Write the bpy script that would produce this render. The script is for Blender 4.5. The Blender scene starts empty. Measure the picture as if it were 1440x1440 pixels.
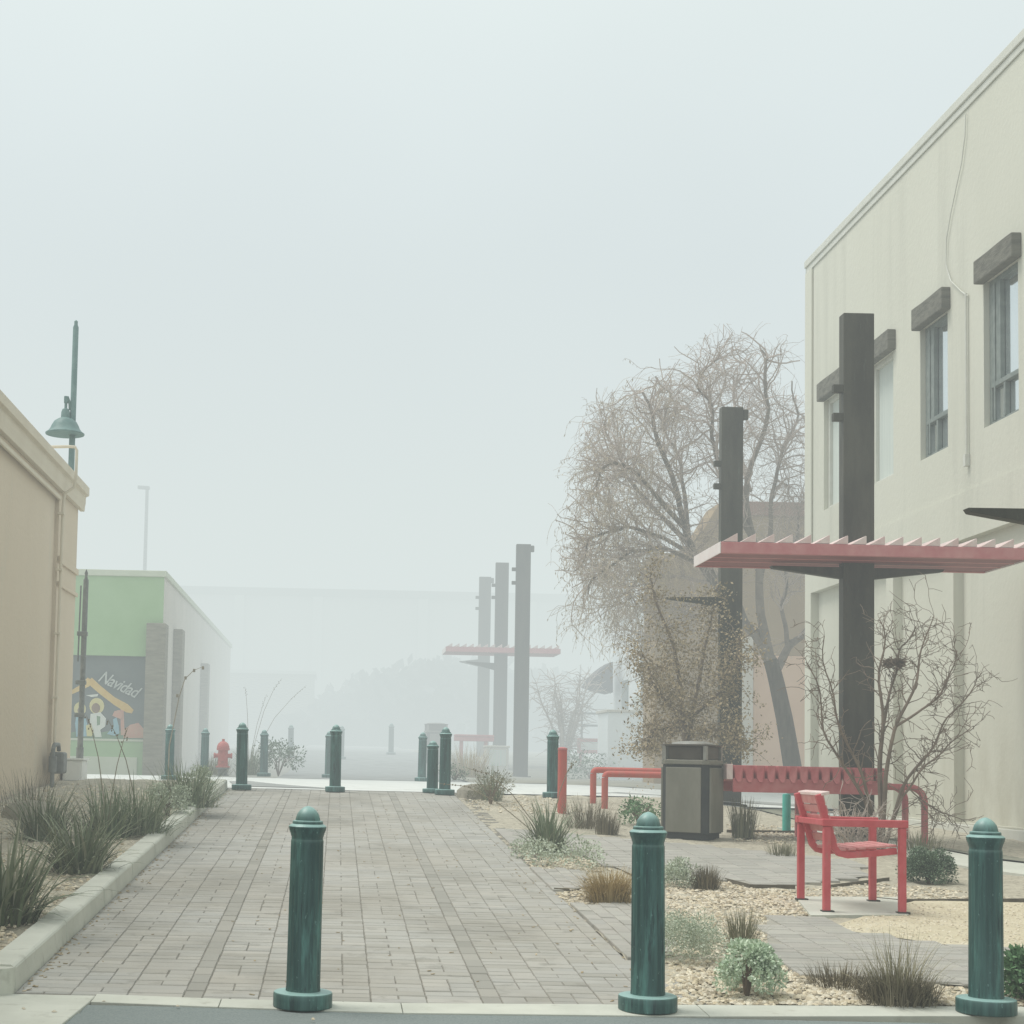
import bpy, math, random
from mathutils import Vector, Matrix, noise as mnoise

# ------------------------------------------------------------------ scene, camera
sc = bpy.context.scene
C = sc.collection
sc.render.engine = 'CYCLES'
sc.view_settings.view_transform = 'Standard'
sc.view_settings.look = 'None'
sc.view_settings.exposure = 0
sc.cycles.use_denoising = True
sc.cycles.volume_step_rate = 0.12
sc.cycles.volume_max_steps = 256
sc.cycles.max_bounces = 6
sc.cycles.diffuse_bounces = 3
sc.cycles.transparent_max_bounces = 4
sc.cycles.volume_bounces = 0

F, PITCH, ROLL, HE, VX, VY = 2200.0, 0.065, math.radians(1.25), 1.215, 473.0, 1070.0
FW = Vector((0, math.cos(PITCH), math.sin(PITCH)))
U0 = Vector((0, -math.sin(PITCH), math.cos(PITCH)))
R0 = Vector((1, 0, 0))
RT = math.cos(ROLL) * R0 + math.sin(ROLL) * U0
UP = -math.sin(ROLL) * R0 + math.cos(ROLL) * U0
CX = VX - F * RT.y / FW.y
CY = VY + F * UP.y / FW.y
cam = bpy.data.cameras.new('camera')
cam.sensor_width = 36.0
cam.lens = F * 36.0 / 1440.0
cam.shift_x = (720 - CX) / 1440.0
cam.shift_y = (CY - 720) / 1440.0
cam.clip_start = 0.05
cam.clip_end = 2000
co = bpy.data.objects.new('camera', cam)
C.objects.link(co)
M = Matrix((RT, UP, -FW)).transposed().to_4x4()
M.translation = Vector((0, 0, HE))
co.matrix_world = M
sc.camera = co


def ray(px, py):
    return RT * ((px - CX) / F) + UP * (-(py - CY) / F) + FW


def atY(px, py, Y):
    d = ray(px, py)
    return Vector((0, 0, HE)) + d * (Y / d.y)


def atX(px, py, X):
    d = ray(px, py)
    return Vector((0, 0, HE)) + d * (X / d.x)


def G(px, py):
    "survey point on the sloping walk"
    d = ray(px, py)
    t = (HE + .39) / (.05 * d.y - d.z)
    p = Vector((0, 0, HE)) + d * t
    return (p.x, p.y)


def lerp(a, b, t):
    return a + (b - a) * t


def sstep(a, b, x):
    t = max(0.0, min(1.0, (x - a) / (b - a)))
    return t * t * (3 - 2 * t)


def gp(Y):
    if Y < 7.55:
        return -.004 - .008 * (7.55 - Y)
    if Y < 23.4:
        return .05 * (Y - 7.8)
    if Y < 40:
        return lerp(.78, .90, (Y - 23.4) / 16.6)
    if Y < 50:
        return lerp(.90, 1.5, (Y - 40) / 10)
    return 1.5 + .02 * (min(Y, 90) - 50)


def gb(Y):
    if Y < 17.5:
        return gp(Y)
    if Y < 28:
        return min(gp(Y), .485 + .012 * (Y - 17.5))
    return lerp(.611, gp(34), sstep(28, 34, Y)) if Y < 34 else gp(Y)


def gz(X, Y):
    return lerp(gp(Y), gb(Y), sstep(4.6, 7.2, X))


# ------------------------------------------------------------------ object helpers
def link(o, parent=None):
    C.objects.link(o)
    if parent is not None:
        o.parent = parent
    return o


def tag(o, label=None, cat=None, group=None, kind=None):
    if label: o['label'] = label
    if cat: o['category'] = cat
    if group: o['group'] = group
    if kind: o['kind'] = kind
    return o


def thing(name, label, cat, loc=(0, 0, 0), rz=0.0, group=None):
    o = bpy.data.objects.new(name, None)
    o.empty_display_size = .2
    o.location = loc
    o.rotation_euler = (0, 0, rz)
    link(o)
    return tag(o, label, cat, group)


def copy_tree(o, parent=None):
    c = o.copy()
    link(c, parent)
    for ch in list(o.children):
        copy_tree(ch, c)
    return c


class MB:
    def __init__(s):
        s.v = []; s.f = []

    def box(s, x0, y0, z0, x1, y1, z1):
        n = len(s.v)
        s.v += [(x0, y0, z0), (x1, y0, z0), (x1, y1, z0), (x0, y1, z0), (x0, y0, z1), (x1, y0, z1), (x1, y1, z1), (x0, y1, z1)]
        s.f += [tuple(n + k for k in q) for q in ((0, 3, 2, 1), (4, 5, 6, 7), (0, 1, 5, 4), (1, 2, 6, 5), (2, 3, 7, 6), (3, 0, 4, 7))]
        return s

    def obox(s, c, ax, ay, az):
        "oriented box: centre and three half axes"
        n = len(s.v)
        c, ax, ay, az = Vector(c), Vector(ax), Vector(ay), Vector(az)
        for sz in (-1, 1):
            for sx, sy in ((-1, -1), (1, -1), (1, 1), (-1, 1)):
                s.v.append(tuple(c + ax * sx + ay * sy + az * sz))
        s.f += [tuple(n + k for k in q) for q in ((0, 3, 2, 1), (4, 5, 6, 7), (0, 1, 5, 4), (1, 2, 6, 5), (2, 3, 7, 6), (3, 0, 4, 7))]
        return s

    def poly(s, pts):
        n = len(s.v)
        s.v += [tuple(p) for p in pts]
        s.f.append(tuple(range(n, n + len(pts))))
        return s

    def prism(s, pts, off):
        "polygon extruded along a vector"
        n = len(s.v); k = len(pts); off = Vector(off)
        s.v += [tuple(p) for p in pts] + [tuple(Vector(p) + off) for p in pts]
        s.f.append(tuple(range(n + k - 1, n - 1, -1)))
        s.f.append(tuple(range(n + k, n + 2 * k)))
        for i in range(k):
            j = (i + 1) % k
            s.f.append((n + i, n + j, n + k + j, n + k + i))
        return s

    def lathe(s, prof, seg=32, c=(0, 0, 0), mod=None):
        n0 = len(s.v)
        for r, z in prof:
            for i in range(seg):
                a = 2 * math.pi * i / seg
                rr = r * (mod(i, z) if mod else 1)
                s.v.append((c[0] + rr * math.cos(a), c[1] + rr * math.sin(a), c[2] + z))
        for j in range(len(prof) - 1):
            for i in range(seg):
                k = (i + 1) % seg
                s.f.append((n0 + j * seg + i, n0 + j * seg + k, n0 + (j + 1) * seg + k, n0 + (j + 1) * seg + i))
        s.f.append(tuple(n0 + i for i in reversed(range(seg))))
        s.f.append(tuple(n0 + (len(prof) - 1) * seg + i for i in range(seg)))
        return s

    def tube(s, pts, rad, n=8, cap=True):
        pts = [Vector(p) for p in pts]
        k = len(pts)
        if not hasattr(rad, '__len__'):
            rad = [rad] * k
        n0 = len(s.v)
        t0 = (pts[1] - pts[0]).normalized()
        u = t0.orthogonal().normalized()
        for i in range(k):
            t = (pts[min(i + 1, k - 1)] - pts[max(i - 1, 0)])
            if t.length < 1e-9:
                t = t0
            t = t.normalized()
            u = (u - t * u.dot(t))
            if u.length < 1e-6:
                u = t.orthogonal()
            u.normalize()
            w = t.cross(u)
            for j in range(n):
                a = 2 * math.pi * j / n
                s.v.append(tuple(pts[i] + (u * math.cos(a) + w * math.sin(a)) * rad[i]))
        for i in range(k - 1):
            for j in range(n):
                m = (j + 1) % n
                s.f.append((n0 + i * n + j, n0 + i * n + m, n0 + (i + 1) * n + m, n0 + (i + 1) * n + j))
        if cap:
            s.f.append(tuple(n0 + j for j in reversed(range(n))))
            s.f.append(tuple(n0 + (k - 1) * n + j for j in range(n)))
        return s

    def build(s, name, mat, parent=None, smooth=False, bevel=0, loc=None):
        me = bpy.data.meshes.new(name)
        me.from_pydata(s.v, [], s.f)
        me.validate()
        if smooth:
            me.polygons.foreach_set('use_smooth', [True] * len(me.polygons))
            try:
                me.set_sharp_from_angle(angle=math.radians(38))
            except Exception:
                pass
        me.materials.append(mat)
        me.update()
        o = bpy.data.objects.new(name, me)
        if loc: o.location = loc
        link(o, parent)
        if bevel:
            b = o.modifiers.new('bevel', 'BEVEL')
            b.width = bevel; b.segments = 2; b.limit_method = 'ANGLE'
        return o


# ------------------------------------------------------------------ materials
def new_mat(name):
    m = bpy.data.materials.new(name)
    m.use_nodes = True
    nt = m.node_tree
    b = nt.nodes['Principled BSDF']
    return m, nt, b


def col4(c):
    return (c[0], c[1], c[2], 1)


def mixc(nt, fac, a, b):
    n = nt.nodes.new('ShaderNodeMix'); n.data_type = 'RGBA'
    for sock, v in ((0, fac), (6, a), (7, b)):
        if isinstance(v, (tuple, list)):
            n.inputs[sock].default_value = col4(v)
        elif isinstance(v, (int, float)):
            n.inputs[sock].default_value = v
        else:
            nt.links.new(v, n.inputs[sock])
    return n.outputs[2]


def noise_fac(nt, scale, stretch=(1, 1, 1), lo=.35, hi=.65, detail=4, rough=.6):
    g = nt.nodes.new('ShaderNodeNewGeometry')
    mp = nt.nodes.new('ShaderNodeMapping')
    mp.inputs['Scale'].default_value = stretch
    nt.links.new(g.outputs['Position'], mp.inputs['Vector'])
    n = nt.nodes.new('ShaderNodeTexNoise')
    n.inputs['Scale'].default_value = scale
    n.inputs['Detail'].default_value = detail
    n.inputs['Roughness'].default_value = rough
    nt.links.new(mp.outputs[0], n.inputs['Vector'])
    r = nt.nodes.new('ShaderNodeMapRange')
    r.inputs[1].default_value = lo; r.inputs[2].default_value = hi
    nt.links.new(n.outputs[0], r.inputs[0])
    return r.outputs[0]


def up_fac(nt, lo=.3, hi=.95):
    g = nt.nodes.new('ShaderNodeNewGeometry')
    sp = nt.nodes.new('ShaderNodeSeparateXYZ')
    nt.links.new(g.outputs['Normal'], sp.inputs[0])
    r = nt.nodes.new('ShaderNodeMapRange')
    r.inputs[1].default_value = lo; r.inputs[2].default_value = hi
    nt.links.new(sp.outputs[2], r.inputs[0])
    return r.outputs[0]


def island(nt):
    return nt.nodes.new('ShaderNodeNewGeometry').outputs['Random Per Island']


def scale_f(nt, v, k):
    n = nt.nodes.new('ShaderNodeMath'); n.operation = 'MULTIPLY'
    nt.links.new(v, n.inputs[0]); n.inputs[1].default_value = k
    return n.outputs[0]


def add_bump(nt, b, scale, dist, stretch=(1, 1, 1)):
    f = noise_fac(nt, scale, stretch, 0, 1)
    n = nt.nodes.new('ShaderNodeBump')
    n.inputs['Strength'].default_value = .6
    n.inputs['Distance'].default_value = dist
    nt.links.new(f, n.inputs['Height'])
    nt.links.new(n.outputs[0], b.inputs['Normal'])


def mat2(name, a, b2, scale=3, stretch=(1, 1, 1), rough=.8, bump=None, lo=.35, hi=.65, spec=.3, metal=0, third=None):
    m, nt, b = new_mat(name)
    c = mixc(nt, noise_fac(nt, scale, stretch, lo, hi), a, b2)
    if third:   # (colour, scale, stretch, lo, hi)
        c = mixc(nt, noise_fac(nt, third[1], third[2], third[3], third[4]), c, third[0])
    nt.links.new(c, b.inputs['Base Color'])
    b.inputs['Roughness'].default_value = rough
    b.inputs['Specular IOR Level'].default_value = spec
    b.inputs['Metallic'].default_value = metal
    if bump:
        add_bump(nt, b, *bump)
    return m


def mat_island(name, cols, rough=.8, spec=.25, bump=None, patch=None, stain=None):
    "a colour per loose piece (paver, stone, leaf)"
    m, nt, b = new_mat(name)
    rp = nt.nodes.new('ShaderNodeValToRGB')
    el = rp.color_ramp.elements
    el[0].color = col4(cols[0]); el[1].color = col4(cols[-1])
    for i, c in enumerate(cols[1:-1]):
        e = el.new((i + 1) / (len(cols) - 1)); e.color = col4(c)
    nt.links.new(island(nt), rp.inputs[0])
    c = rp.outputs[0]
    if patch:
        c = mixc(nt, scale_f(nt, noise_fac(nt, patch[1], (1, 1, 1), .4, .7), patch[2]), c, patch[0])
    if stain:
        c = mixc(nt, scale_f(nt, noise_fac(nt, stain[1], (1, .6, 1), .48, .72), stain[2]), c, stain[0])
        c = mixc(nt, scale_f(nt, noise_fac(nt, stain[1] * 7, (1, 1, 1), .58, .70), stain[2] * .8), c, stain[0])
    if bump:
        add_bump(nt, b, *bump)
    nt.links.new(c, b.inputs['Base Color'])
    b.inputs['Roughness'].default_value = rough
    b.inputs['Specular IOR Level'].default_value = spec
    return m


m_teal, nt, b = new_mat('patinated_green_paint')
c = mixc(nt, noise_fac(nt, 26, (1, 1, .07), .38, .68), (.020, .070, .067), (.062, .155, .143))
c = mixc(nt, scale_f(nt, noise_fac(nt, 15, (1, 1, .16), .56, .70), .65), c, (.12, .30, .27))
c = mixc(nt, scale_f(nt, noise_fac(nt, 34, (1, 1, .1), .58, .66), .7), c, (.008, .03, .035))
c = mixc(nt, scale_f(nt, noise_fac(nt, 55, (1, 1, .5), .66, .70), .6), c, (.20, .36, .33))
c = mixc(nt, scale_f(nt, up_fac(nt, .12, .8), .8), c, (.34, .54, .51))  # blends to a paler teal on faces that turn upward
nt.links.new(c, b.inputs['Base Color'])
b.inputs['Roughness'].default_value = .42
add_bump(nt, b, 60, .002, (1, 1, .3))

m_red = mat2('red_paint', (.56, .085, .10), (.63, .13, .15), 9, rough=.5, spec=.35, lo=.4, hi=.7, third=((.50, .15, .14), 30, (1, 1, .3), .62, .74))
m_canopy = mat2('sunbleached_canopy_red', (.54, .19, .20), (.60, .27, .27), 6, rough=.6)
m_slat = mat2('bleached_highlit_red_slat', (.60, .22, .22), (.68, .34, .33), 9, rough=.5)  # bleached red with the slats' bright highlights put into the colour
m_soffit = mat2('shaded_canopy_red', (.26, .075, .08), (.31, .10, .10), 6, rough=.6)  # darker copy of the canopy red, underside shade put into the colour
m_endplate = mat2('lit_white_plate', (.80, .70, .68), (.84, .77, .75), 6, rough=.6)  # light on the canopy ends put into a near-white colour
m_redtop = mat2('sunfaded_red_paint', (.50, .12, .13), (.56, .20, .20), 7, rough=.6)
m_louver = mat2('pale_faded_louver', (.72, .52, .50), (.78, .66, .63), 6, rough=.6)
m_orange = mat2('faded_red_post_paint', (.56, .11, .09), (.50, .15, .12), 14, (1, 1, .3), rough=.6, third=((.52, .30, .15), 12, (2, 2, .35), .66, .72))
m_turq = mat2('turquoise_paint', (.05, .42, .34), (.09, .50, .42), 9, rough=.6)
m_bronze = mat2('dark_bronze_steel', (.048, .044, .033), (.085, .08, .06), 5, (1, 1, .25), rough=.6, spec=.25, bump=(40, .003), third=((.09, .095, .075), 16, (1, 1, .2), .60, .72))
m_bronze2 = mat2('dark_plate_steel', (.05, .05, .045), (.07, .07, .06), 8, rough=.6)  # plain dark steel of the base and foot plates
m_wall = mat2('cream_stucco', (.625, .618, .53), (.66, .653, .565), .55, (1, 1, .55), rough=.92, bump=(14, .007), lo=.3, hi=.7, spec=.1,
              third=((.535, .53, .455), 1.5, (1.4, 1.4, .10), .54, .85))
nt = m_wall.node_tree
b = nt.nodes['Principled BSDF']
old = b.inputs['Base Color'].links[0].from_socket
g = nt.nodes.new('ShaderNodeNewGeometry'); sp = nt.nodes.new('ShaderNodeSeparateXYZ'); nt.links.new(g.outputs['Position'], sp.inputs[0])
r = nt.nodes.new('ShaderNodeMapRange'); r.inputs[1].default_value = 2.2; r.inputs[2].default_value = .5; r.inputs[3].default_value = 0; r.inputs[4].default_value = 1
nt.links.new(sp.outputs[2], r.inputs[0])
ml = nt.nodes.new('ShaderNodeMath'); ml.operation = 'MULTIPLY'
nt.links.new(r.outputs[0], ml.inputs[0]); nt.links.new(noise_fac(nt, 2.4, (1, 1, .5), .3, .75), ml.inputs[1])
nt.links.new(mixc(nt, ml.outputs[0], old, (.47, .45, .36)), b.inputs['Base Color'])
m_coping = mat2('pale_metal_coping', (.60, .60, .53), (.66, .66, .60), 4, rough=.6)
m_tan = mat2('tan_stucco', (.66, .565, .435), (.70, .605, .475), .8, (1, 1, .4), rough=.92, bump=(16, .012), lo=.3, hi=.7, spec=.1,
             third=((.64, .585, .475), 1.6, (1, 1, .3), .56, .8))
m_tantrim = mat2('tan_trim', (.66, .595, .475), (.70, .64, .52), 2, (1, 1, .4), rough=.9, spec=.1)
m_lintel = mat2('weathered_timber', (.11, .105, .085), (.19, .18, .145), 6, (.3, 1, 3), rough=.85, bump=(20, .01, (.3, .3, 3)))
m_glass, nt, b = new_mat('window_glass')
c = mixc(nt, noise_fac(nt, 1.2, (1, 1, .2), .4, .6), (.72, .77, .78), (.80, .85, .86))
nt.links.new(c, b.inputs['Base Color'])
b.inputs['Metallic'].default_value = .85
b.inputs['Roughness'].default_value = .08
b.inputs['Specular IOR Level'].default_value = .9
m_winframe = mat2('grey_green_window_frame', (.17, .20, .185), (.24, .27, .25), 8, rough=.55)
m_curtain = mat2('pale_blind', (.55, .60, .56), (.64, .68, .63), 3, (14, 14, .2), rough=.8)
m_concrete = mat2('kerb_concrete', (.53, .54, .475), (.62, .63, .56), 2.2, rough=.9, bump=(50, .003), third=((.43, .43, .37), 7, (1, 1, 1), .58, .76))
m_crossing = mat2('pale_concrete_paving', (.66, .675, .645), (.72, .73, .70), 1.2, rough=.9, third=((.58, .59, .56), 3, (1, 1, 1), .58, .70))
m_asphalt = mat2('worn_asphalt', (.19, .225, .22), (.25, .285, .28), 90, rough=.85, bump=(160, .006), third=((.25, .27, .265), 130, (1, 1, 1), .60, .66))
m_lane = mat2('dark_lane_asphalt', (.30, .31, .30), (.36, .37, .355), 2, rough=.9)
m_sand = mat2('joint_sand', (.17, .16, .135), (.26, .245, .21), 30, rough=.95)
m_paver = mat_island('clay_pavers', [(.345, .335, .30), (.41, .40, .365), (.43, .425, .395), (.385, .38, .355), (.465, .45, .41)], rough=.85,
                     bump=(55, .004), patch=((.40, .37, .315), .55, .7), stain=((.235, .225, .195), .9, .65))
m_paver2 = mat_island('grey_pavers', [(.36, .35, .315), (.42, .40, .365), (.445, .43, .385), (.39, .38, .35)], rough=.88, bump=(55, .004), stain=((.28, .27, .235), 1.1, .55))
m_walkbase = mat2('walkway_bedding', (.33, .315, .27), (.40, .38, .33), 12, rough=.95)
m_band = mat_island('dark_band_pavers', [(.285, .277, .245), (.385, .37, .33), (.31, .30, .268), (.35, .34, .305)], rough=.85, bump=(55, .004))
m_soil = mat2('gravel_bed_soil', (.42, .385, .305), (.54, .50, .40), 9, rough=.95, bump=(38, .03), third=((.27, .24, .18), 22, (1, 1, 1), .53, .68))
m_dg = mat2('decomposed_granite', (.56, .50, .36), (.64, .575, .43), 4, rough=.95, bump=(70, .008), third=((.36, .31, .21), 26, (1, 1, 1), .56, .70))
m_greyg = mat2('grey_green_gravel', (.21, .215, .165), (.30, .295, .235), 8, rough=.95, bump=(40, .02))
m_farland = mat2('far_ground_soil', (.31, .30, .25), (.38, .37, .31), 1.5, rough=.95)
m_farpath = mat2('grey_far_path', (.30, .31, .30), (.36, .37, .36), 3, rough=.9)
m_stone = mat_island('pale_gravel_stones', [(.54, .46, .32), (.70, .62, .47), (.78, .72, .59), (.62, .56, .45), (.36, .30, .21), (.74, .65, .49)], rough=.9)
m_rock = mat2('boulder', (.24, .22, .175), (.34, .315, .26), 7, rough=.9, bump=(18, .03))
m_edging = mat2('steel_edging', (.12, .105, .08), (.18, .16, .125), 12, rough=.8)
m_metal = mat2('dull_grey_metal', (.16, .17, .165), (.24, .25, .24), 10, rough=.55)
m_bin = mat2('bin_olive_metal', (.19, .185, .15), (.235, .225, .19), 6, (1, 1, .4), rough=.5, spec=.35)
m_bindark = mat2('bin_dark_gap', (.03, .034, .036), (.05, .052, .05), 5, rough=.6)
m_binhood = mat2('bin_hood_brown', (.07, .058, .046), (.10, .085, .068), 5, rough=.45)
m_binlid = mat2('bin_lid_metal', (.34, .34, .31), (.20, .19, .17), 5, rough=.35)
m_white = mat2('white_enamel', (.76, .77, .74), (.80, .81, .78), 4, rough=.6)
m_lamp = mat2('teal_lamp_enamel', (.10, .19, .18), (.15, .25, .235), 8, rough=.5)
m_green = mat2('lime_green_stucco', (.31, .475, .23), (.36, .52, .28), .8, rough=.9)
m_gtrim = mat2('cream_green_trim', (.56, .60, .46), (.62, .65, .52), 2, rough=.9)
m_gside = mat2('pinkish_grey_stucco', (.58, .55, .48), (.64, .60, .53), .8, rough=.9)
m_pier = mat2('grey_stone_pier', (.21, .195, .145), (.29, .27, .205), 4, (1, 1, 5), rough=.9)
m_murbg = mat2('dark_painted_glass', (.085, .11, .105), (.12, .145, .135), 2, rough=.4)
m_yellow = mat2('yellow_paint', (.66, .42, .10), (.72, .50, .17), 6, rough=.7)
m_halo = mat2('pale_yellow_paint', (.66, .58, .22), (.70, .62, .30), 6, rough=.7)
m_skin = mat2('brown_paint', (.20, .12, .06), (.26, .16, .09), 6, rough=.7)
m_wpaint = mat2('white_paint', (.70, .72, .66), (.76, .77, .71), 6, rough=.7)
m_letter = mat2('faded_white_lettering', (.40, .43, .40), (.55, .57, .53), 14, rough=.7)
m_blue = mat2('sky_blue_paint', (.22, .42, .52), (.28, .48, .56), 6, rough=.7)
m_pink = mat2('salmon_paint', (.60, .28, .20), (.58, .34, .25), 6, rough=.7)
m_gpaint = mat2('dark_green_paint', (.12, .24, .12), (.18, .30, .16), 6, rough=.7)
m_brown = mat2('brown_adobe_stucco', (.29, .185, .075), (.34, .23, .11), .8, rough=.92)
m_brick = mat2('reddish_parapet_band', (.26, .12, .075), (.29, .15, .10), 3, rough=.92)
m_peach = mat2('peach_stucco', (.66, .42, .27), (.70, .47, .32), .7, rough=.92)
m_shopwhite = mat2('blue_white_plaster', (.82, .86, .88), (.86, .89, .90), .8, rough=.9)
m_awning = mat2('grey_awning_cloth', (.07, .06, .075), (.10, .09, .105), 4, rough=.8)
m_far = mat2('far_wall_stucco', (.50, .50, .46), (.56, .56, .52), .3, rough=.9)
m_fartrim = mat2('far_cornice', (.16, .17, .16), (.20, .21, .19), .5, rough=.9)
m_hydrant = mat2('hydrant_red', (.50, .10, .09), (.56, .17, .15), 10, rough=.5)
m_bark = mat2('dark_bark', (.065, .052, .037), (.115, .095, .07), 9, (1, 1, .25), rough=.95, bump=(30, .02, (1, 1, .3)))
m_limb = mat2('willow_limb_bark', (.17, .142, .115), (.25, .21, .175), 5, rough=.95)
m_twig = mat2('grey_brown_twigs', (.42, .35, .305), (.52, .44, .385), 3, rough=.95)
m_twig2 = mat2('brown_twigs', (.165, .125, .095), (.25, .19, .145), 5, rough=.95)
m_weep = mat2('tan_willow_strands', (.44, .365, .27), (.52, .44, .335), 2, rough=.95)


def leafmat(name, cols):
    m = mat_island(name, cols, rough=.75, spec=.2)
    return m


m_lbrown = leafmat('dry_brown_leaves', [(.22, .17, .095), (.35, .27, .16), (.45, .36, .23), (.27, .22, .13), (.56, .46, .32)])
m_yucca = leafmat('yucca_blades', [(.10, .13, .075), (.18, .215, .135), (.29, .315, .225), (.14, .17, .105), (.44, .43, .33)])
m_yucca2 = leafmat('green_yucca_blades', [(.13, .18, .105), (.215, .27, .165), (.33, .365, .26), (.165, .215, .13), (.42, .42, .31)])
m_silver = leafmat('silver_leaves', [(.42, .48, .36), (.54, .60, .47), (.62, .67, .56), (.33, .38, .28)])
m_mint = leafmat('bright_mint_leaves', [(.48, .60, .42), (.60, .72, .53), (.70, .78, .63), (.36, .46, .31)])
m_lgreen = leafmat('green_leaves', [(.11, .21, .10), (.17, .31, .15), (.24, .39, .21), (.08, .15, .075)])
m_dgreen = leafmat('dark_green_leaves', [(.07, .11, .065), (.11, .16, .095), (.25, .33, .235), (.15, .21, .13)])
m_straw = leafmat('dry_straw_blades', [(.36, .26, .11), (.44, .33, .155), (.52, .41, .22), (.29, .21, .10)])
m_olive = leafmat('olive_grass_blades', [(.15, .15, .085), (.22, .22, .14), (.30, .285, .19), (.17, .15, .10)])
m_bgrass = leafmat('brown_grass_blades', [(.14, .12, .08), (.20, .175, .12), (.27, .235, .165), (.11, .095, .065)])
m_straw2 = leafmat('pale_olive_blades', [(.22, .20, .12), (.32, .29, .19), (.40, .36, .25), (.27, .26, .16)])
m_stalk = mat2('dry_flower_stalk', (.22, .19, .14), (.30, .26, .19), 10, rough=.9)
m_woods = leafmat('far_woods_leaves', [(.05, .08, .065), (.08, .11, .09), (.06, .09, .08)])

# ------------------------------------------------------------------ world, sun, fog
SUN_EL, SUN_AZ = math.radians(52), math.radians(-62)
w = bpy.data.worlds.new('World'); sc.world = w
w.use_nodes = True
nt = w.node_tree
bg = nt.nodes['Background']
sky = nt.nodes.new('ShaderNodeTexSky')
sky.sky_type = 'NISHITA'
sky.sun_disc = False
sky.sun_elevation = SUN_EL
sky.sun_rotation = SUN_AZ
sky.dust_density = 4
tc = nt.nodes.new('ShaderNodeTexCoord')
sp = nt.nodes.new('ShaderNodeSeparateXYZ')
nt.links.new(tc.outputs['Generated'], sp.inputs[0])
rmp = nt.nodes.new('ShaderNodeValToRGB')
el = rmp.color_ramp.elements
el[0].position = 0; el[0].color = (6.3, 6.95, 6.9, 1)
el[1].position = 1; el[1].color = (8.0, 8.6, 8.5, 1)
for pos, cc in ((.20, (6.35, 7.05, 7.4)), (.30, (6.6, 7.3, 7.5)), (.45, (7.55, 8.3, 8.2))):
    e = el.new(pos); e.color = col4(cc)
nt.links.new(sp.outputs[2], rmp.inputs[0])
nz = nt.nodes.new('ShaderNodeTexNoise'); nz.inputs['Scale'].default_value = 3; nz.inputs['Detail'].default_value = 3
nt.links.new(tc.outputs['Generated'], nz.inputs['Vector'])
mr = nt.nodes.new('ShaderNodeMapRange'); mr.inputs[1].default_value = .3; mr.inputs[2].default_value = .7
mr.inputs[3].default_value = .965; mr.inputs[4].default_value = 1.03
nt.links.new(nz.outputs[0], mr.inputs[0])
sc_ = nt.nodes.new('ShaderNodeMix'); sc_.data_type = 'RGBA'; sc_.blend_type = 'MULTIPLY'; sc_.inputs[0].default_value = 1
nt.links.new(rmp.outputs[0], sc_.inputs[6]); nt.links.new(mr.outputs[0], sc_.inputs[7])
mx = nt.nodes.new('ShaderNodeMix'); mx.data_type = 'RGBA'; mx.inputs[0].default_value = .93
nt.links.new(sky.outputs[0], mx.inputs[6]); nt.links.new(sc_.outputs[2], mx.inputs[7])
nt.links.new(mx.outputs[2], bg.inputs[0])
bg.inputs[1].default_value = .110

sl = bpy.data.lights.new('sun', 'SUN')
sl.energy = 2.25; sl.angle = math.radians(25); sl.color = (1, .97, .91)
so = bpy.data.objects.new('sun', sl); link(so)
dirv = Vector((.55, -.12, -1.15))
so.rotation_euler = dirv.to_track_quat('-Z', 'Y').to_euler()
az = math.atan2(-dirv.x, -dirv.y)
sky.sun_rotation = az
sky.sun_elevation = math.asin(1.15 / dirv.length)

m_fog = bpy.data.materials.new('fog')
m_fog.use_nodes = True
nt = m_fog.node_tree
nt.nodes.remove(nt.nodes['Principled BSDF'])
out = nt.nodes['Material Output']
g = nt.nodes.new('ShaderNodeNewGeometry')
sp = nt.nodes.new('ShaderNodeSeparateXYZ'); nt.links.new(g.outputs['Position'], sp.inputs[0])
r = nt.nodes.new('ShaderNodeMapRange'); r.interpolation_type = 'SMOOTHSTEP'
r.inputs[1].default_value = 22; r.inputs[2].default_value = 42; r.inputs[3].default_value = .0064; r.inputs[4].default_value = .052
nt.links.new(sp.outputs[1], r.inputs[0])
fn = nt.nodes.new('ShaderNodeTexNoise'); fn.inputs['Scale'].default_value = .075; fn.inputs['Detail'].default_value = 1.5
nt.links.new(g.outputs['Position'], fn.inputs['Vector'])
fr = nt.nodes.new('ShaderNodeMapRange'); fr.inputs[1].default_value = .3; fr.inputs[2].default_value = .7; fr.inputs[3].default_value = .72; fr.inputs[4].default_value = 1.28
nt.links.new(fn.outputs[0], fr.inputs[0])
fm_ = nt.nodes.new('ShaderNodeMath'); fm_.operation = 'MULTIPLY'
nt.links.new(r.outputs[0], fm_.inputs[0]); nt.links.new(fr.outputs[0], fm_.inputs[1])
r = fm_
ab = nt.nodes.new('ShaderNodeVolumeAbsorption'); ab.inputs['Color'].default_value = (0, 0, 0, 1)
nt.links.new(r.outputs[0], ab.inputs['Density'])
em = nt.nodes.new('ShaderNodeEmission'); em.inputs['Color'].default_value = (.715, .785, .772, 1)  # fog glows by itself, emission standing in for scattered daylight
nt.links.new(r.outputs[0], em.inputs['Strength'])
ad = nt.nodes.new('ShaderNodeAddShader')
nt.links.new(ab.outputs[0], ad.inputs[0]); nt.links.new(em.outputs[0], ad.inputs[1])
nt.links.new(ad.outputs[0], out.inputs['Volume'])
fog = MB().box(-75, -14, -4, 75, 112, 15).build('fog', m_fog)
tag(fog, 'grey-white winter fog lying over the whole street and thickening towards the far buildings', 'fog', kind='stuff')
fog.display_type = 'WIRE'

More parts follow.
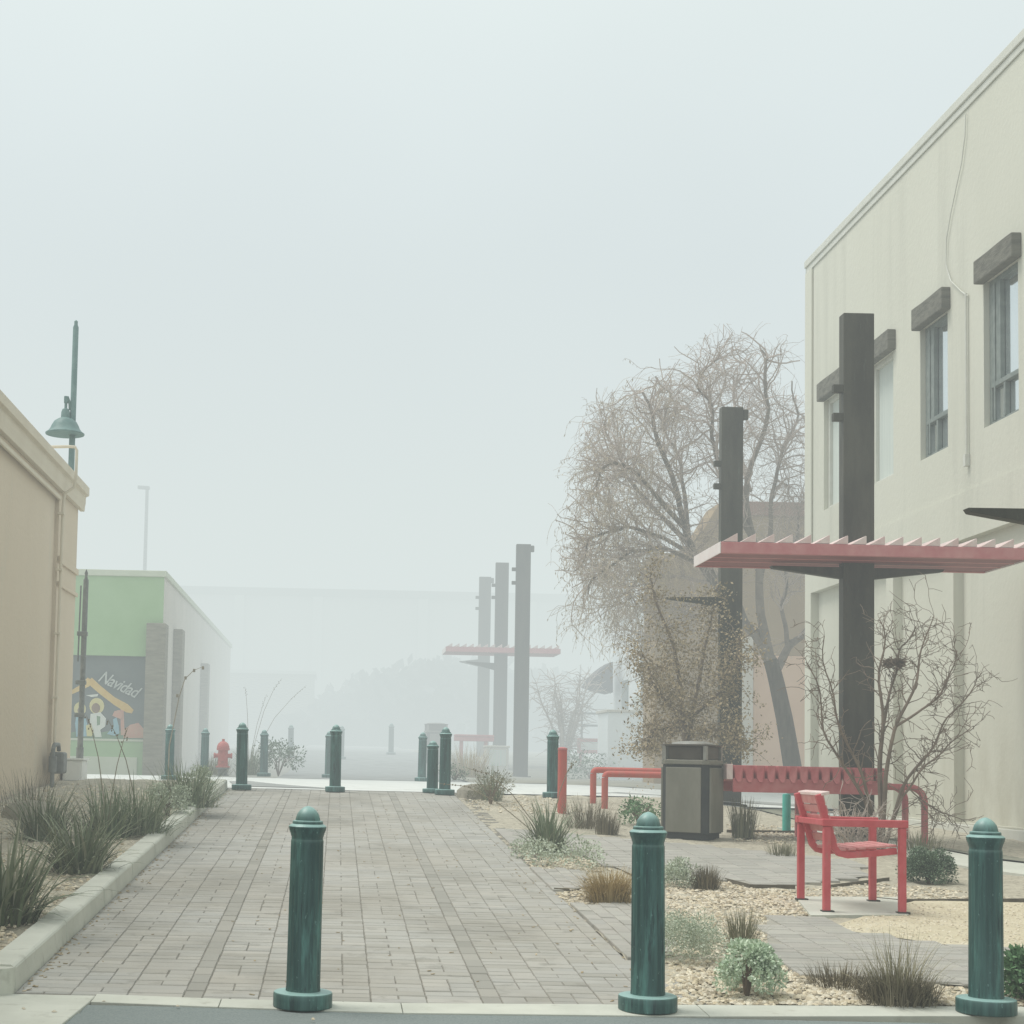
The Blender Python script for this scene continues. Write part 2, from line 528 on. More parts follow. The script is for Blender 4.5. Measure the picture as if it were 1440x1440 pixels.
# flush concrete edge strip along the street, with joints between its pours
def flat(px, py, z=0.0):
    d = ray(px, py)
    t = (z - HE) / d.z
    return (d.x * t, d.y * t)


def along(P, x):
    for (x0, y0), (x1, y1) in zip(P[:-1], P[1:]):
        if x <= x1 or (x1, y1) == P[-1]:
            return lerp(y0, y1, (x - x0) / (x1 - x0))


FRONT = [flat(*p) for p in ((127, 1410), (340, 1418), (470, 1424), (950, 1430), (1440, 1432))]
BACK = [G(*p) for p in ((115, 1398), (450, 1411), (940, 1414), (1440, 1417))]
fa = FRONT[0]


def front(x):
    return along(FRONT, x)


def back(x):
    return along(BACK, x)


mb = MB()
cuts = [fa[0], -.55, .35, 1.86, 4.6, 8.0]
for a, b_ in zip(cuts[:-1], cuts[1:]):
    n = len(mb.v)
    for z in (-.12, None):
        for x, y in ((a + .002, front(a)), (b_ - .002, front(b_)), (b_ - .002, back(b_)), (a + .002, back(a))):
            mb.v.append((x, y, -.12 if z is not None else max(.004, gp(y) + .005)))
    mb.f += [tuple(n + k for k in q) for q in ((0, 3, 2, 1), (4, 5, 6, 7), (0, 1, 5, 4), (1, 2, 6, 5), (2, 3, 7, 6), (3, 0, 4, 7))]
STRIP = mb

# ------------------------------------------------------------------ ground sheets
def frange(a, b, st):
    n = max(1, int(round((b - a) / st)))
    return [a + (b - a) * i / n for i in range(n + 1)]


def grid_sheet(name, xs, ys, dz, mat, wob=0.0, wsc=2.0):
    mb = MB()
    for y in ys:
        for x in xs:
            z = gz(x, y) + (dz(x, y) if callable(dz) else dz)
            if wob:
                z += wob * mnoise.noise(Vector((x * wsc, y * wsc, 3.1)))
            mb.v.append((x, y, z))
    nx = len(xs)
    for j in range(len(ys) - 1):
        for i in range(nx - 1):
            a = j * nx + i
            mb.f.append((a, a + 1, a + nx + 1, a + nx))
    return tag(mb.build(name, mat, smooth=True), kind='structure')


def poly_sheet(name, pts, dz, mat, thick=0, kind='structure'):
    mb = MB()
    P = [(x, y, gz(x, y) + dz) for x, y in pts]
    if thick:
        mb.prism([(x, y, z - thick) for x, y, z in P], (0, 0, thick))
    else:
        mb.poly(P)
    o = mb.build(name, mat)
    # make sure it faces up
    if not thick and o.data.polygons[0].normal.z < 0:
        o.data.flip_normals()
    return tag(o, kind=kind)


xs_all = frange(-90, -10, 10)[:-1] + frange(-10, 10, 1)[:-1] + frange(10, 90, 10)
grid_sheet('ground', xs_all, frange(-20, 7.5, 2.5) + [7.56] + frange(8, 60, 1) + frange(65, 200, 9), -.07, m_farland)
grid_sheet('street_asphalt', frange(-20, 20, 1), frange(-14, 7.5, .6) + [7.55, 7.65, 7.76], lambda x, y: 0.0 if y <= 7.55 else -.004 - gz(x, y), m_asphalt)
grid_sheet('gravel_bed', frange(1.74, 7.9, .11), frange(7.95, 23.3, .11), lambda x, y: -.004 if y > back(x) + .03 else -.07, m_soil, .022, 5)
grid_sheet('planter_soil', frange(-3.99, -1.70, .1), frange(8.1, 23.2, .12), lambda x, y: .085 + .02 * min(1, (y - 8) / 4), m_soil, .03, 4)
grid_sheet('crossing_pavement', frange(-14, 14, .8), frange(23.36, 31.5, .5), .004, m_crossing)
grid_sheet('far_path', frange(-1.2, 2.6, .4), frange(31.5, 70, 1), .010, m_farpath)
grid_sheet('far_bed_soil', frange(2.7, 7.9, .4), frange(31.5, 60, .8), .008, m_farland, .03)
lane = [atY(322, 1099, 27.5), atY(350, 1098, 28), atY(392, 1103, 26), atY(470, 1112, 23.9), atY(330, 1110, 24.2)]
poly_sheet('asphalt_lane', [(p.x, p.y) for p in lane], .012, m_lane)
lane2 = [(4.0, 24.6), (9, 24.3), (9, 26.6), (4.6, 25.6)]
poly_sheet('asphalt_lane', lane2, .012, m_lane)

o = STRIP.build('kerb_strip', m_concrete, bevel=.003); tag(o, kind='structure')
# apron sweeping out to the left of the asphalt
mb = MB().prism([(-6, 6.2, -.10), (flat(70, 1455)[0], flat(70, 1455)[1], -.10), (fa[0] - .004, fa[1], -.10), (fa[0] - .004, back(fa[0]), -.10), (-6, back(fa[0]), -.10)], (0, 0, .106))
o = mb.build('concrete_apron', m_concrete, bevel=.006); tag(o, kind='structure')

# raised kerb beside the planter, with its return along the street
mb = MB()
ys = frange(8.02, 23.2, 1.52)
for a, b_ in zip(ys[:-1], ys[1:]):
    n = len(mb.v)
    a += .003; b_ -= .003
    for y in (a, b_):
        z = gz(-1.6, y)
        for (x, dz) in ((-1.60, -.06), (-1.612, .118), (-1.63, .132), (-1.775, .134), (-1.78, -.06)):
            mb.v.append((x, y, z + dz))
    for i in range(5):
        j = (i + 1) % 5
        mb.f.append((n + i, n + j, n + 5 + j, n + 5 + i))
    mb.f.append(tuple(n + i for i in range(5))); mb.f.append(tuple(n + 9 - i for i in range(5)))
o = mb.build('kerb', m_concrete, bevel=.005); tag(o, kind='structure')
mb = MB()
pts = []
for i in range(7):
    a = math.pi / 2 * i / 6
    pts.append((-1.604 - .16 + .16 * math.cos(a), 8.02 - .13 * math.sin(a), -.03))
pts += [(-6, 7.89, -.03), (-6, 8.06, -.03), (-1.78, 8.06, -.03), (-1.604, 8.018, -.03)]
mb.prism(list(reversed(pts)), (0, 0, .168))
o = mb.build('kerb_return', m_concrete, bevel=.012); tag(o, kind='structure')

# ------------------------------------------------------------------ pavers, each a real block
rnd = random.Random(5)


def paver(mb, x0, x1, y0, y1, dz=0.0, wob=.003):
    "one chamfered block following the slope"
    ch = .0045; g_ = .0016
    x0 += rnd.uniform(-wob, wob) * .6; x1 += rnd.uniform(-wob, wob) * .6
    j = rnd.uniform(-.0022, .0022); tx = rnd.uniform(-.006, .006); ty = rnd.uniform(-.016, .016)
    cx, cy = (x0 + x1) / 2, (y0 + y1) / 2
    n = len(mb.v)
    g_ += rnd.uniform(0, .0018)
    for ins, iy, d in ((g_, g_ + .0012, -.03), (g_, g_ + .0012, -.005), (g_ + ch * .6, g_ + .0012 + ch, 0)):
        for x, y in ((x0 + ins, y0 + iy), (x1 - ins, y0 + iy), (x1 - ins, y1 - iy), (x0 + ins, y1 - iy)):
            mb.v.append((x, y, gz(x, y) + dz + d + j + tx * (x - cx) + ty * (y - cy)))
    for k in (0, 4):
        for i in range(4):
            m = (i + 1) % 4
            mb.f.append((n + k + i, n + k + m, n + k + 4 + m, n + k + 4 + i))
    mb.f.append((n + 8, n + 9, n + 10, n + 11))


mb = MB(); bandb = MB()
colx = []
for a, b_, k in ((-1.60, -.75, 3), (-.65, .77, 5), (.87, 1.64, 3)):
    st = (b_ - a) / k
    colx += [(a + st * i, a + st * (i + 1)) for i in range(k)]
for ci, (a, b_) in enumerate(colx):
    y = 7.95 - (.07 if ci % 2 else 0)
    while y < 23.3:
        L = rnd.choice((.09, .098, .105, .105, .11, .118))
        y0, y1 = max(back(b_) + .004, y), min(23.34, y + L)
        if y1 - y0 > .03:
            if rnd.random() < .5:
                xm = (a + b_) / 2
                paver(mb, a, xm, y0, y1); paver(mb, xm, b_, y0, y1)
            else:
                paver(mb, a, b_, y0, y1)
        y += L
for a, b_ in ((-.75, -.65), (.77, .87)):
    y = 7.95
    while y < 23.3:
        y1 = min(23.34, y + .215)
        if y1 - max(y, back(b_)) > .04: paver(bandb, a, b_, max(y, back(b_) + .004), y1)
        y = y1
y = 9.3
while y < 23.3:
    y1 = min(23.34, y + .215)
    if y1 - y > .04: paver(mb, 1.64, 1.74, y, y1)
    y = y1
y = 7.95
while y < 9.28:
    for k in range(2):
        if y > back(1.9): paver(mb, 1.64 + .135 * k, 1.64 + .135 * (k + 1), y, y + .14)
    y += .14
o = mb.build('paving_surface', m_paver); tag(o, kind='structure')
o = bandb.build('paving_band_surface', m_band); tag(o, kind='structure')
grid_sheet('path', frange(-1.6, 1.93, .2), frange(7.95, 23.35, .3), -.0052, m_sand)


def inside(x, y, P):
    c_ = False
    j = len(P) - 1
    for i in range(len(P)):
        if (P[i][1] > y) != (P[j][1] > y) and x < (P[j][0] - P[i][0]) * (y - P[i][1]) / (P[j][1] - P[i][1]) + P[i][0]:
            c_ = not c_
        j = i
    return c_


walks = {
    'plaza': [(694, 1166), (800, 1174), (940, 1186), (1110, 1203), (1205, 1213), (1215, 1234), (1110, 1247), (1050, 1246), (1020, 1238), (900, 1236), (868, 1222), (806, 1199), (722, 1188)],
    'small': [(746, 1223), (826, 1226), (818, 1250), (800, 1254), (781, 1253)],
    'edge': [(803, 1274), (893, 1273), (930, 1300), (945, 1345), (885, 1350)],
    'cross': [(1078, 1290), (1140, 1293), (1190, 1311), (1330, 1332), (1460, 1340), (1460, 1396), (1370, 1390), (1260, 1380), (1130, 1372), (1080, 1345)],
}
mb = MB()
for nm, P in walks.items():
    W = [G(*p) for p in P]
    x0, x1 = min(p[0] for p in W), max(p[0] for p in W)
    y0, y1 = min(p[1] for p in W), max(p[1] for p in W)
    if nm in ('edge', 'small'):
        bw, bl = .105, .21
    else:
        bw, bl = .21, .105
    i = 0
    x = x0
    while x < x1:
        y = y0 - (bl / 2 if i % 2 else 0)
        while y < y1:
            if inside(x + bw / 2, y + bl / 2, W):
                paver(mb, x, x + bw, y, y + bl, .018)
            y += bl
        x += bw; i += 1
    poly_sheet('walkway', W, .010, m_walkbase)
o = mb.build('walkway_paving_surface', m_paver2); tag(o, kind='structure')

poly_sheet('granite_ground', [G(*p) for p in ((1178, 1302), (1275, 1272), (1290, 1268), (1470, 1272), (1470, 1342), (1330, 1331), (1190, 1311))], .012, m_dg)
poly_sheet('concrete_pad', [G(*p) for p in ((1118, 1264), (1262, 1265), (1278, 1290), (1140, 1291))], .02, m_concrete, .08)
poly_sheet('concrete_walk', [(5.2, 18.5), (5.9, 14.6), (7.0, 12.6), (7.75, 12.2), (7.75, 13.4), (6.4, 15.3), (5.9, 18.6)], .02, m_concrete, .06)
poly_sheet('grey_gravel', [(5.92, 18.8), (6.45, 15.5), (7.76, 13.6), (7.76, 26), (6.2, 23)], .02, m_greyg)
# thin steel edging between beds
mb = MB()
for a, b_ in (((1020, 1239), (1055, 1248)), ((1055, 1248), (1118, 1249)), ((1165, 1249), (1250, 1238)), ((1232, 1266), (1262, 1269)), ((1262, 1269), (1450, 1268)), ((779, 1253), (801, 1254)), ((1022, 1170), (1118, 1171))):
    A, B = G(*a), G(*b_)
    za, zb = gz(*A), gz(*B)
    d = (Vector((B[0], B[1], 0)) - Vector((A[0], A[1], 0)))
    nrm = Vector((-d.y, d.x, 0)).normalized() * .006
    mb.obox(((A[0] + B[0]) / 2, (A[1] + B[1]) / 2, (za + zb) / 2 + .006), Vector((B[0] - A[0], B[1] - A[1], zb - za)) / 2, nrm, (0, 0, .02))
o = mb.build('edging_strip', m_edging); tag(o, kind='structure')

# leaf litter and grit blown against the kerb and across the pavers
mb = MB()
for i in range(520):
    if i < 300:
        x, y = -1.595 + abs(rnd.gauss(0, .05)), rnd.uniform(8.0, 23)
    elif i < 420:
        x, y = rnd.uniform(-1.5, 1.6), rnd.uniform(8.0, 20)
    else:
        x, y = rnd.uniform(1.55, 1.85), rnd.uniform(8, 22)
    q = rnd.uniform(.004, .014)
    a = rnd.uniform(0, 3.14)
    mb.obox((x, y, gz(x, y) + .004), (q * math.cos(a), q * math.sin(a), rnd.uniform(0, .003)), (-q * .5 * math.sin(a), q * .5 * math.cos(a), 0), (0, 0, .0015))
o = mb.build('leaf_litter', m_lbrown); tag(o, 'bits of dry leaf litter blown along the kerb and over the pavers', 'leaf litter', kind='stuff')

# loose stones, nobody could count them
mb = MB()


def stone(x, y, z, s):
    n = len(mb.v)
    ax = [rnd.uniform(.6, 1.3) * s, rnd.uniform(.6, 1.3) * s, rnd.uniform(.35, .75) * s]
    a = rnd.uniform(0, 6.28); ca, sa = math.cos(a), math.sin(a)
    for px_, py_, pz_ in ((1, 0, 0), (.3, .9, .1), (-.8, .5, 0), (-.7, -.6, .1), (.35, -.9, 0), (.4, .3, .9), (-.35, -.2, 1), (0, 0, -.6)):
        jx, jy, jz = px_ * ax[0] * rnd.uniform(.8, 1.2), py_ * ax[1] * rnd.uniform(.8, 1.2), pz_ * ax[2]
        mb.v.append((x + jx * ca - jy * sa, y + jx * sa + jy * ca, z + jz))
    for f in ((0, 1, 5), (1, 2, 5), (2, 6, 5), (2, 3, 6), (3, 4, 6), (4, 0, 5), (4, 5, 6), (1, 0, 7), (2, 1, 7), (3, 2, 7), (4, 3, 7), (0, 4, 7)):
        mb.f.append(tuple(n + k for k in f))


def scatter(P, n, s0, s1, dz=.0, world=False):
    W = P if world else [G(*p) for p in P]
    x0, x1 = min(p[0] for p in W), max(p[0] for p in W)
    y0, y1 = min(p[1] for p in W), max(p[1] for p in W)
    k = 0
    while k < n:
        x, y = rnd.uniform(x0, x1), rnd.uniform(y0, y1)
        if inside(x, y, W):
            stone(x, y, gz(x, y) + dz, rnd.uniform(s0, s1)); k += 1


scatter([(938, 1352), (1082, 1346), (1130, 1374), (1260, 1382), (1375, 1392), (1460, 1398), (1460, 1414), (940, 1413)], 3000, .009, .024)
scatter([(938, 1242), (1022, 1240), (1055, 1249), (1118, 1252), (1120, 1266), (1140, 1288), (1080, 1292), (1076, 1340), (940, 1345)], 3400, .008, .022)
scatter([(1120, 1252), (1230, 1240), (1330, 1250), (1440, 1266), (1262, 1267), (1120, 1264)], 900, .008, .02)
scatter([(1182, 1303), (1278, 1273), (1450, 1273), (1450, 1340), (1330, 1330), (1192, 1311)], 1500, .005, .012, .012)
scatter([(728, 1190), (806, 1201), (868, 1224), (826, 1226), (746, 1223)], 700, .008, .02)
scatter([(780, 1256), (820, 1250), (830, 1228), (895, 1240), (895, 1272), (803, 1273)], 800, .008, .022)
scatter([(1022, 1158), (1118, 1160), (1118, 1190), (1030, 1182)], 500, .01, .022)
scatter([(-2.9, 8.15), (-1.8, 8.15), (-1.8, 14), (-2.8, 14)], 2600, .008, .022, .105, True)
scatter([(-3.9, 14), (-1.8, 14), (-1.8, 22), (-3.9, 22)], 1500, .010, .026, .105, True)
scatter([(1.78, 20), (3.2, 20), (3.2, 23), (1.78, 23)], 500, .01, .024, 0, True)
for px, py, q in ((33, 1421, .012), (76, 1425, .016), (146, 1410, .009), (250, 1417, .010), (440, 1436, .012)):
    fx, fy = flat(px, py)
    stone(fx, fy, .008, q)
o = mb.build('gravel', m_stone); tag(o, 'loose pale tan gravel spread over the planting beds', 'gravel', kind='stuff')

# ------------------------------------------------------------------ relief walls
def relief(X, ycuts, zcuts, depth, sgn=1):
    """wall in the plane x = X seen from -sgn; depth(y, z) is how far a cell sits back (None: open to a window at HOLE)"""
    mb = MB()
    ny, nz = len(ycuts) - 1, len(zcuts) - 1
    D = [[depth((ycuts[j] + ycuts[j + 1]) / 2, (zcuts[k] + zcuts[k + 1]) / 2) for k in range(nz)] for j in range(ny)]

    def dd(v):
        return .27 if v is None else v

    for j in range(ny):
        for k in range(nz):
            y0, y1, z0, z1 = ycuts[j], ycuts[j + 1], zcuts[k], zcuts[k + 1]
            d = D[j][k]
            if d is not None:
                x = X + sgn * d
                mb.poly([(x, y0, z0), (x, y0, z1), (x, y1, z1), (x, y1, z0)])
            if j + 1 < ny and dd(D[j][k]) != dd(D[j + 1][k]):
                a, b_ = X + sgn * dd(D[j][k]), X + sgn * dd(D[j + 1][k])
                mb.poly([(a, y1, z0), (b_, y1, z0), (b_, y1, z1), (a, y1, z1)])
            if k + 1 < nz and dd(D[j][k]) != dd(D[j][k + 1]):
                a, b_ = X + sgn * dd(D[j][k]), X + sgn * dd(D[j][k + 1])
                mb.poly([(a, y0, z1), (a, y1, z1), (b_, y1, z1), (b_, y0, z1)])
    return mb


# ------------------------------------------------------------------ two-storey cream building beside the walk
B = thing('cream_building', 'tall two-storey cream stucco building with narrow windows under timber lintels', 'building', (7.8, 12, 0))


def kid(mb, name, mat, parent, **kw):
    o = mb.build(name, mat, **kw)
    o.parent = parent
    o.matrix_parent_inverse = Matrix.Translation(tuple(-c for c in parent.location))
    return o


WIN = [(17.85, 18.82), (19.95, 20.9), (21.93, 22.93), (24.05, 25.1), (15.75, 16.72), (13.65, 14.62)]
ZS, ZT = 5.43, 7.24
panels = [(22.15, 25.7), (20.0, 21.87), (14.0, 19.72), (8.0, 13.7)]
ycuts = sorted(set([-6, 26.02] + [v for w_ in WIN for v in w_] + [v for p in panels for v in p]))
zcuts = [-.2, .62, 4.15, 4.74, ZS, ZT, 9.80]


def bdepth(y, z):
    if z > 4.74:
        for a, b_ in WIN:
            if a < y < b_ and ZS < z < ZT:
                return None
        return 0.0
    if z > .62 and z < 4.15:
        for a, b_ in panels:
            if a < y < b_: return .10
    return -.028


mb = relief(7.8, ycuts, zcuts, bdepth)
mb.poly([(7.772, 26.02, -.2), (7.772, 26.02, 9.78), (18, 26.02, 9.78), (18, 26.02, -.2)])
mb.poly([(7.8, -6, -.2), (18, -6, -.2), (18, -6, 9.78), (7.8, -6, 9.78)])
mb.poly([(8.3, -6, 9.5), (18, -6, 9.5), (18, 26.3, 9.5), (8.3, 26.3, 9.5)])
mb.poly([(8.2, -6, 0), (8.2, -6, 9.4), (8.2, 26.2, 9.4), (8.2, 26.2, 0)])
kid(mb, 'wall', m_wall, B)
mb = MB().box(7.755, -6, 9.72, 8.3, 26.06, 9.84)
mb.box(7.778, -6, 9.62, 7.797, 26.04, 9.718)
kid(mb, 'coping', m_coping, B, bevel=.012)
kid(MB().box(7.765, 25.68, 4.76, 7.797, 26.04, 9.617), 'corner_pilaster', m_wall, B, bevel=.01)
kid(MB().box(7.74, -6, -.2, 7.768, 26.03, .60), 'plinth', m_coping, B, bevel=.012)
for wi, (a, b_) in enumerate(WIN):
    curtained = wi in (2, 3)  # windows filled with pale blinds
    wm = MB()
    xg = 7.8 + .11
    for (y0, y1, z0, z1) in ((a, a + .07, ZS, ZT), (b_ - .07, b_, ZS, ZT), (a + .07, b_ - .07, ZS, ZS + .06), (a + .07, b_ - .07, ZT - .07, ZT)):
        wm.box(xg - .04, y0, z0, xg + .06, y1, z1)
    o = kid(wm, 'window', m_winframe if not curtained else m_coping, B, bevel=.006)
    g_ = MB().box(xg + .012, a + .071, ZS + .061, xg + .03, b_ - .071, ZT - .071)
    p_ = kid(g_, 'pane', m_curtain if curtained else m_glass, B)
    p_.parent = o; p_.matrix_parent_inverse = Matrix.Identity(4); p_.matrix_world = Matrix.Identity(4)
    if not curtained:
        t_ = MB().box(xg - .055, a + .071, ZS + .47, xg + .008, b_ - .071, ZS + .53).box(xg - .05, (a + b_) / 2 + .02, ZS + .061, xg + .009, (a + b_) / 2 + .07, ZS + .469)
        t_.box(xg - .05, (a + b_) / 2 + .15, ZS + .531, xg + .009, (a + b_) / 2 + .2, ZT - .071)
        sash = MB().box(xg - .045, (a + b_) / 2 + .201, ZS + .531, xg + .011, b_ - .072, ZT - .072).box(xg - .06, b_ - .2, ZS + .061, xg - .046, b_ - .16, ZT - .072)
        q_ = kid(sash, 'sash', m_winframe, B, bevel=.006)
        q_.parent = o; q_.matrix_parent_inverse = Matrix.Identity(4)
        p_ = kid(t_, 'glazing_bar', m_winframe, B, bevel=.005)
        p_.parent = o; p_.matrix_parent_inverse = Matrix.Identity(4)
    lm = MB()
    n = 9
    y0, y1 = a - .1, b_ + .02
    top = []
    for i in range(n):
        t = i / (n - 1)
        top.append((7.68, lerp(y0, y1, t), ZT + .26 - .09 * t * 0 + .004 * math.sin(i * .8 + wi)))
    pts = [(7.68, y0, ZT - .03), (7.68, y1, ZT - .03)] + list(reversed(top))
    lm.prism(pts, (.125, 0, 0))
    kid(lm, 'lintel', m_lintel, B, bevel=.015)

# cable and conduit down that wall
pts = [atX(px, py, 7.775) for px, py in ((1358, 160), (1357, 190), (1352, 230), (1345, 262), (1337, 300), (1331, 335), (1330, 372), (1337, 395), (1352, 410), (1361, 416))]
o = MB().tube(pts, .008, 6).build('cable', m_coping, smooth=True)
tag(o, 'thin loose cable hanging down the cream stucco wall from the roof coping', 'cable')
pts = [atX(1363, 414, 7.77), atX(1360, 655, 7.77)]
cd = MB().tube([(7.77, 19.28, 7.24), (7.77, 19.28, 5.12)], .016, 8).box(7.74, 19.25, 5.05, 7.797, 19.32, 5.2).build('conduit', m_coping, smooth=True)
tag(cd, 'slim vertical conduit fixed to the cream wall between two upper windows', 'conduit')

# ------------------------------------------------------------------ tan single-storey building at the left of the planter
T = thing('tan_building', 'single-storey tan stucco building with a stepped cornice beside the planter', 'building', (-4, 14, 0))
ycuts = [-6, 6.0, 14, 21.95, 23.55]
zcuts = [-.2, 4.86, 5.27]


def tdepth(y, z):
    if y < 21.95 and z < 4.86: return .05
    return 0.0


mb = relief(-4, ycuts, zcuts, tdepth, -1)
mb.poly([(-4, 23.55, -.2), (-4, 23.55, 5.27), (-14, 23.55, 5.27), (-14, 23.55, -.2)])
mb.poly([(-4, -6, -.2), (-4, -6, 5.27), (-14, -6, 5.27), (-14, -6, -.2)])
mb.poly([(-4, -6, 5.2), (-4, 23.55, 5.2), (-14, 23.55, 5.2), (-14, -6, 5.2)])
kid(mb, 'wall', m_tan, T)
cm = MB()
cm.prism([(-3.998, -6, 4.93), (-3.93, -6, 4.93), (-3.925, -6, 5.0), (-3.915, -6, 5.06), (-3.915, -6, 5.15), (-3.865, -6, 5.17), (-3.865, -6, 5.30), (-4.5, -6, 5.30), (-4.5, -6, 5.16), (-3.998, -6, 5.16)], (0, 29.72, 0))
kid(cm, 'cornice', m_tantrim, T, bevel=.008)
cm = MB().box(-3.998, -6, 4.80, -3.962, 21.93, 4.86)
kid(cm, 'moulding', m_tantrim, T, bevel=.008)
cm = MB().box(-3.998, 21.97, 3.93, -3.965, 23.58, 4.02).box(-3.998, 21.97, 3.60, -3.965, 23.58, 3.66)
kid(cm, 'band', m_tan, T, bevel=.008)

pts = [(-4.35, 21.95, 5.56), (-3.90, 21.95, 5.58), (-3.80, 21.95, 5.575), (-3.775, 21.95, 5.53), (-3.775, 21.95, 5.1), (-3.80, 21.95, 5.0), (-3.93, 21.95, 4.9), (-3.945, 21.95, 4.7), (-3.945, 21.9, 1.3)]
gpz = gz(-3.9, 21.3)
pip = thing('wall_conduit', 'slim tan service pipe hooked over the tan parapet and run down the wall', 'pipe', (-3.94, 21.9, 1.2))
kid(MB().tube(pts, .022, 8), 'pipe', m_tantrim, pip, smooth=True)
for z in (2.0, 2.9, 3.8, 4.6):
    kid(MB().box(-3.998, 21.86, z, -3.915, 21.94, z + .03), 'bracket', m_tantrim, pip)
gm = thing('gas_meter', 'grey gas meter with upright pipes against the tan wall', 'meter', (-3.85, 21.5, gpz + .1))
kid(MB().tube([(-3.86, 21.35, gpz + .05), (-3.86, 21.35, gpz + .62), (-3.86, 21.45, gpz + .68), (-3.86, 21.75, gpz + .68), (-3.86, 21.8, gpz + .6)], .03, 8), 'pipe', m_metal, gm, smooth=True)
kid(MB().tube([(-3.86, 21.35, gpz + .3), (-3.86, 21.35, gpz + .52)], [.055, .055], 10), 'valve', m_metal, gm, smooth=True)
kid(MB().box(-3.96, 21.62, gpz + .28, -3.76, 21.92, gpz + .58), 'meter_body', m_metal, gm, bevel=.03)
cab = thing('meter_cabinet', 'small white meter cabinet standing at the corner of the tan wall', 'cabinet', (-3.8, 23.0, gz(-3.8, 23) + .05))
zc = gz(-3.8, 23)
kid(MB().box(-3.96, 22.72, zc + .05, -3.68, 23.2, zc + .38), 'body', m_white, cab, bevel=.01)
kid(MB().box(-3.98, 22.70, zc + .381, -3.66, 23.22, zc + .41), 'lid', m_white, cab, bevel=.006)
kid(MB().box(-3.93, 22.706, zc + .09, -3.71, 22.719, zc + .35), 'door', m_white, cab, bevel=.004)

# ------------------------------------------------------------------ bollards
def fl(i, z):
    if .10 < z < .80: return 1 - .06 * (1 if i % 3 == 0 else 0)
    return 1


def make_bollard():
    r_ = thing('bollard', 'x', 'bollard', (0, 0, 0), 0, 'green metal bollards')
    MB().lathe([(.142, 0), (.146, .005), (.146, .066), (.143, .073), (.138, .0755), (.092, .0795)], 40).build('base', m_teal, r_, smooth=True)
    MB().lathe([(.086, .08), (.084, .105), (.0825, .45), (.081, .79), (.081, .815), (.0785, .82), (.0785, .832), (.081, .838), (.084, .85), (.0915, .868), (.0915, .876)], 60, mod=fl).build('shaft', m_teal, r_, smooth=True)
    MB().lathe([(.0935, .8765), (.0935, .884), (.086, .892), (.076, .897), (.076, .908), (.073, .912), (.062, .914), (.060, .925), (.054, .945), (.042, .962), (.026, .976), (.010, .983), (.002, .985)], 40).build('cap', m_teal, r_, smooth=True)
    return r_


NB = [((425, 1413), 1, 'weathered green bollard alone at the middle of the paved walk by the street', 0),
      ((910, 1417), 1, 'weathered green bollard on the strip where the pavers meet the gravel bed', 0),
      ((1386, 1420), 1, 'blue-green bollard on the kerb strip beyond the feathery grass clump', 0)]
first = make_bollard()


def bollard(x, y, label, s=1.0, z=None, use=[True]):
    o = first if use[0] else copy_tree(first)
    use[0] = False
    o.location = (x, y, gz(x, y) + .004 if z is None else z)
    o.rotation_euler = (rnd.uniform(-.011, .011), rnd.uniform(-.011, .011), rnd.uniform(0, 6))
    o.scale = (1, 1, s)
    o['label'] = label
    return o


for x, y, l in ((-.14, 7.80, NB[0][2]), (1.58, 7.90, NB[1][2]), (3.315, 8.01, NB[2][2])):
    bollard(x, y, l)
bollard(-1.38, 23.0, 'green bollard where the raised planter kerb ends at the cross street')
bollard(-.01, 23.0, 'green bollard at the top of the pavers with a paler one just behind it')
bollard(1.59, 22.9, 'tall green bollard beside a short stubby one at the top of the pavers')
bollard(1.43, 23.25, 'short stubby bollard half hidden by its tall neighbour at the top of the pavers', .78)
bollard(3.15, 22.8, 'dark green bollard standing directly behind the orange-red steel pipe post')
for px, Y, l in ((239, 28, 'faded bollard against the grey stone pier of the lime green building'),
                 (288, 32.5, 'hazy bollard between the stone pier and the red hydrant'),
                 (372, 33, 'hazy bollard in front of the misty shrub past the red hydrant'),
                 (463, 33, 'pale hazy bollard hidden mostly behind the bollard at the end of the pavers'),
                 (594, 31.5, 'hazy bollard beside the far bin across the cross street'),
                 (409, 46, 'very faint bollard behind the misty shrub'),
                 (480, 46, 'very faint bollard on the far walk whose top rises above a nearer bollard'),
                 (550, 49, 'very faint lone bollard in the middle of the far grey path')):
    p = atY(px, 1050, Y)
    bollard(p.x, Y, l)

# ------------------------------------------------------------------ steel shade columns
def louver_canopy(parent, x0, x1, y0, y1, z, pitch=.2, h=.14):
    fm = MB()
    fm.box(x0, y0, z, x1, y0 + .05, z + h)
    fm.box(x0, y1 - .05, z, x1, y1, z + h)
    fm.box(x0, (y0 + y1) / 2 - .2, z + .01, x1, (y0 + y1) / 2 - .15, z + h - .02)
    fm.box(x0, (y0 + y1) / 2 + .15, z + .01, x1, (y0 + y1) / 2 + .2, z + h - .02)
    f_ = kid(fm, 'canopy_frame', m_canopy, parent, bevel=.006)
    e = MB().box(x0 - .012, y0, z, x0 - .001, y1, z + h).box(x1 + .001, y0, z, x1 + .012, y1, z + h)
    kid(e, 'end_plate', m_endplate, parent, bevel=.003)
    # solid soffit between the beams
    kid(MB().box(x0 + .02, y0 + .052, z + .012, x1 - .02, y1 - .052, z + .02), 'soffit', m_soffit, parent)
    x = x0 + .02
    while x < x1 - .1:
        s_ = MB()
        s_.prism([(x, y0 + .004, z + h + .004), (x + .155, y0 + .004, z + h + .098), (x + .16, y0 + .004, z + h + .092), (x + .16, y0 + .004, z + h + .004)], (0, y1 - y0 - .008, 0))
        kid(s_, 'slat', m_louver, parent)
        x += pitch


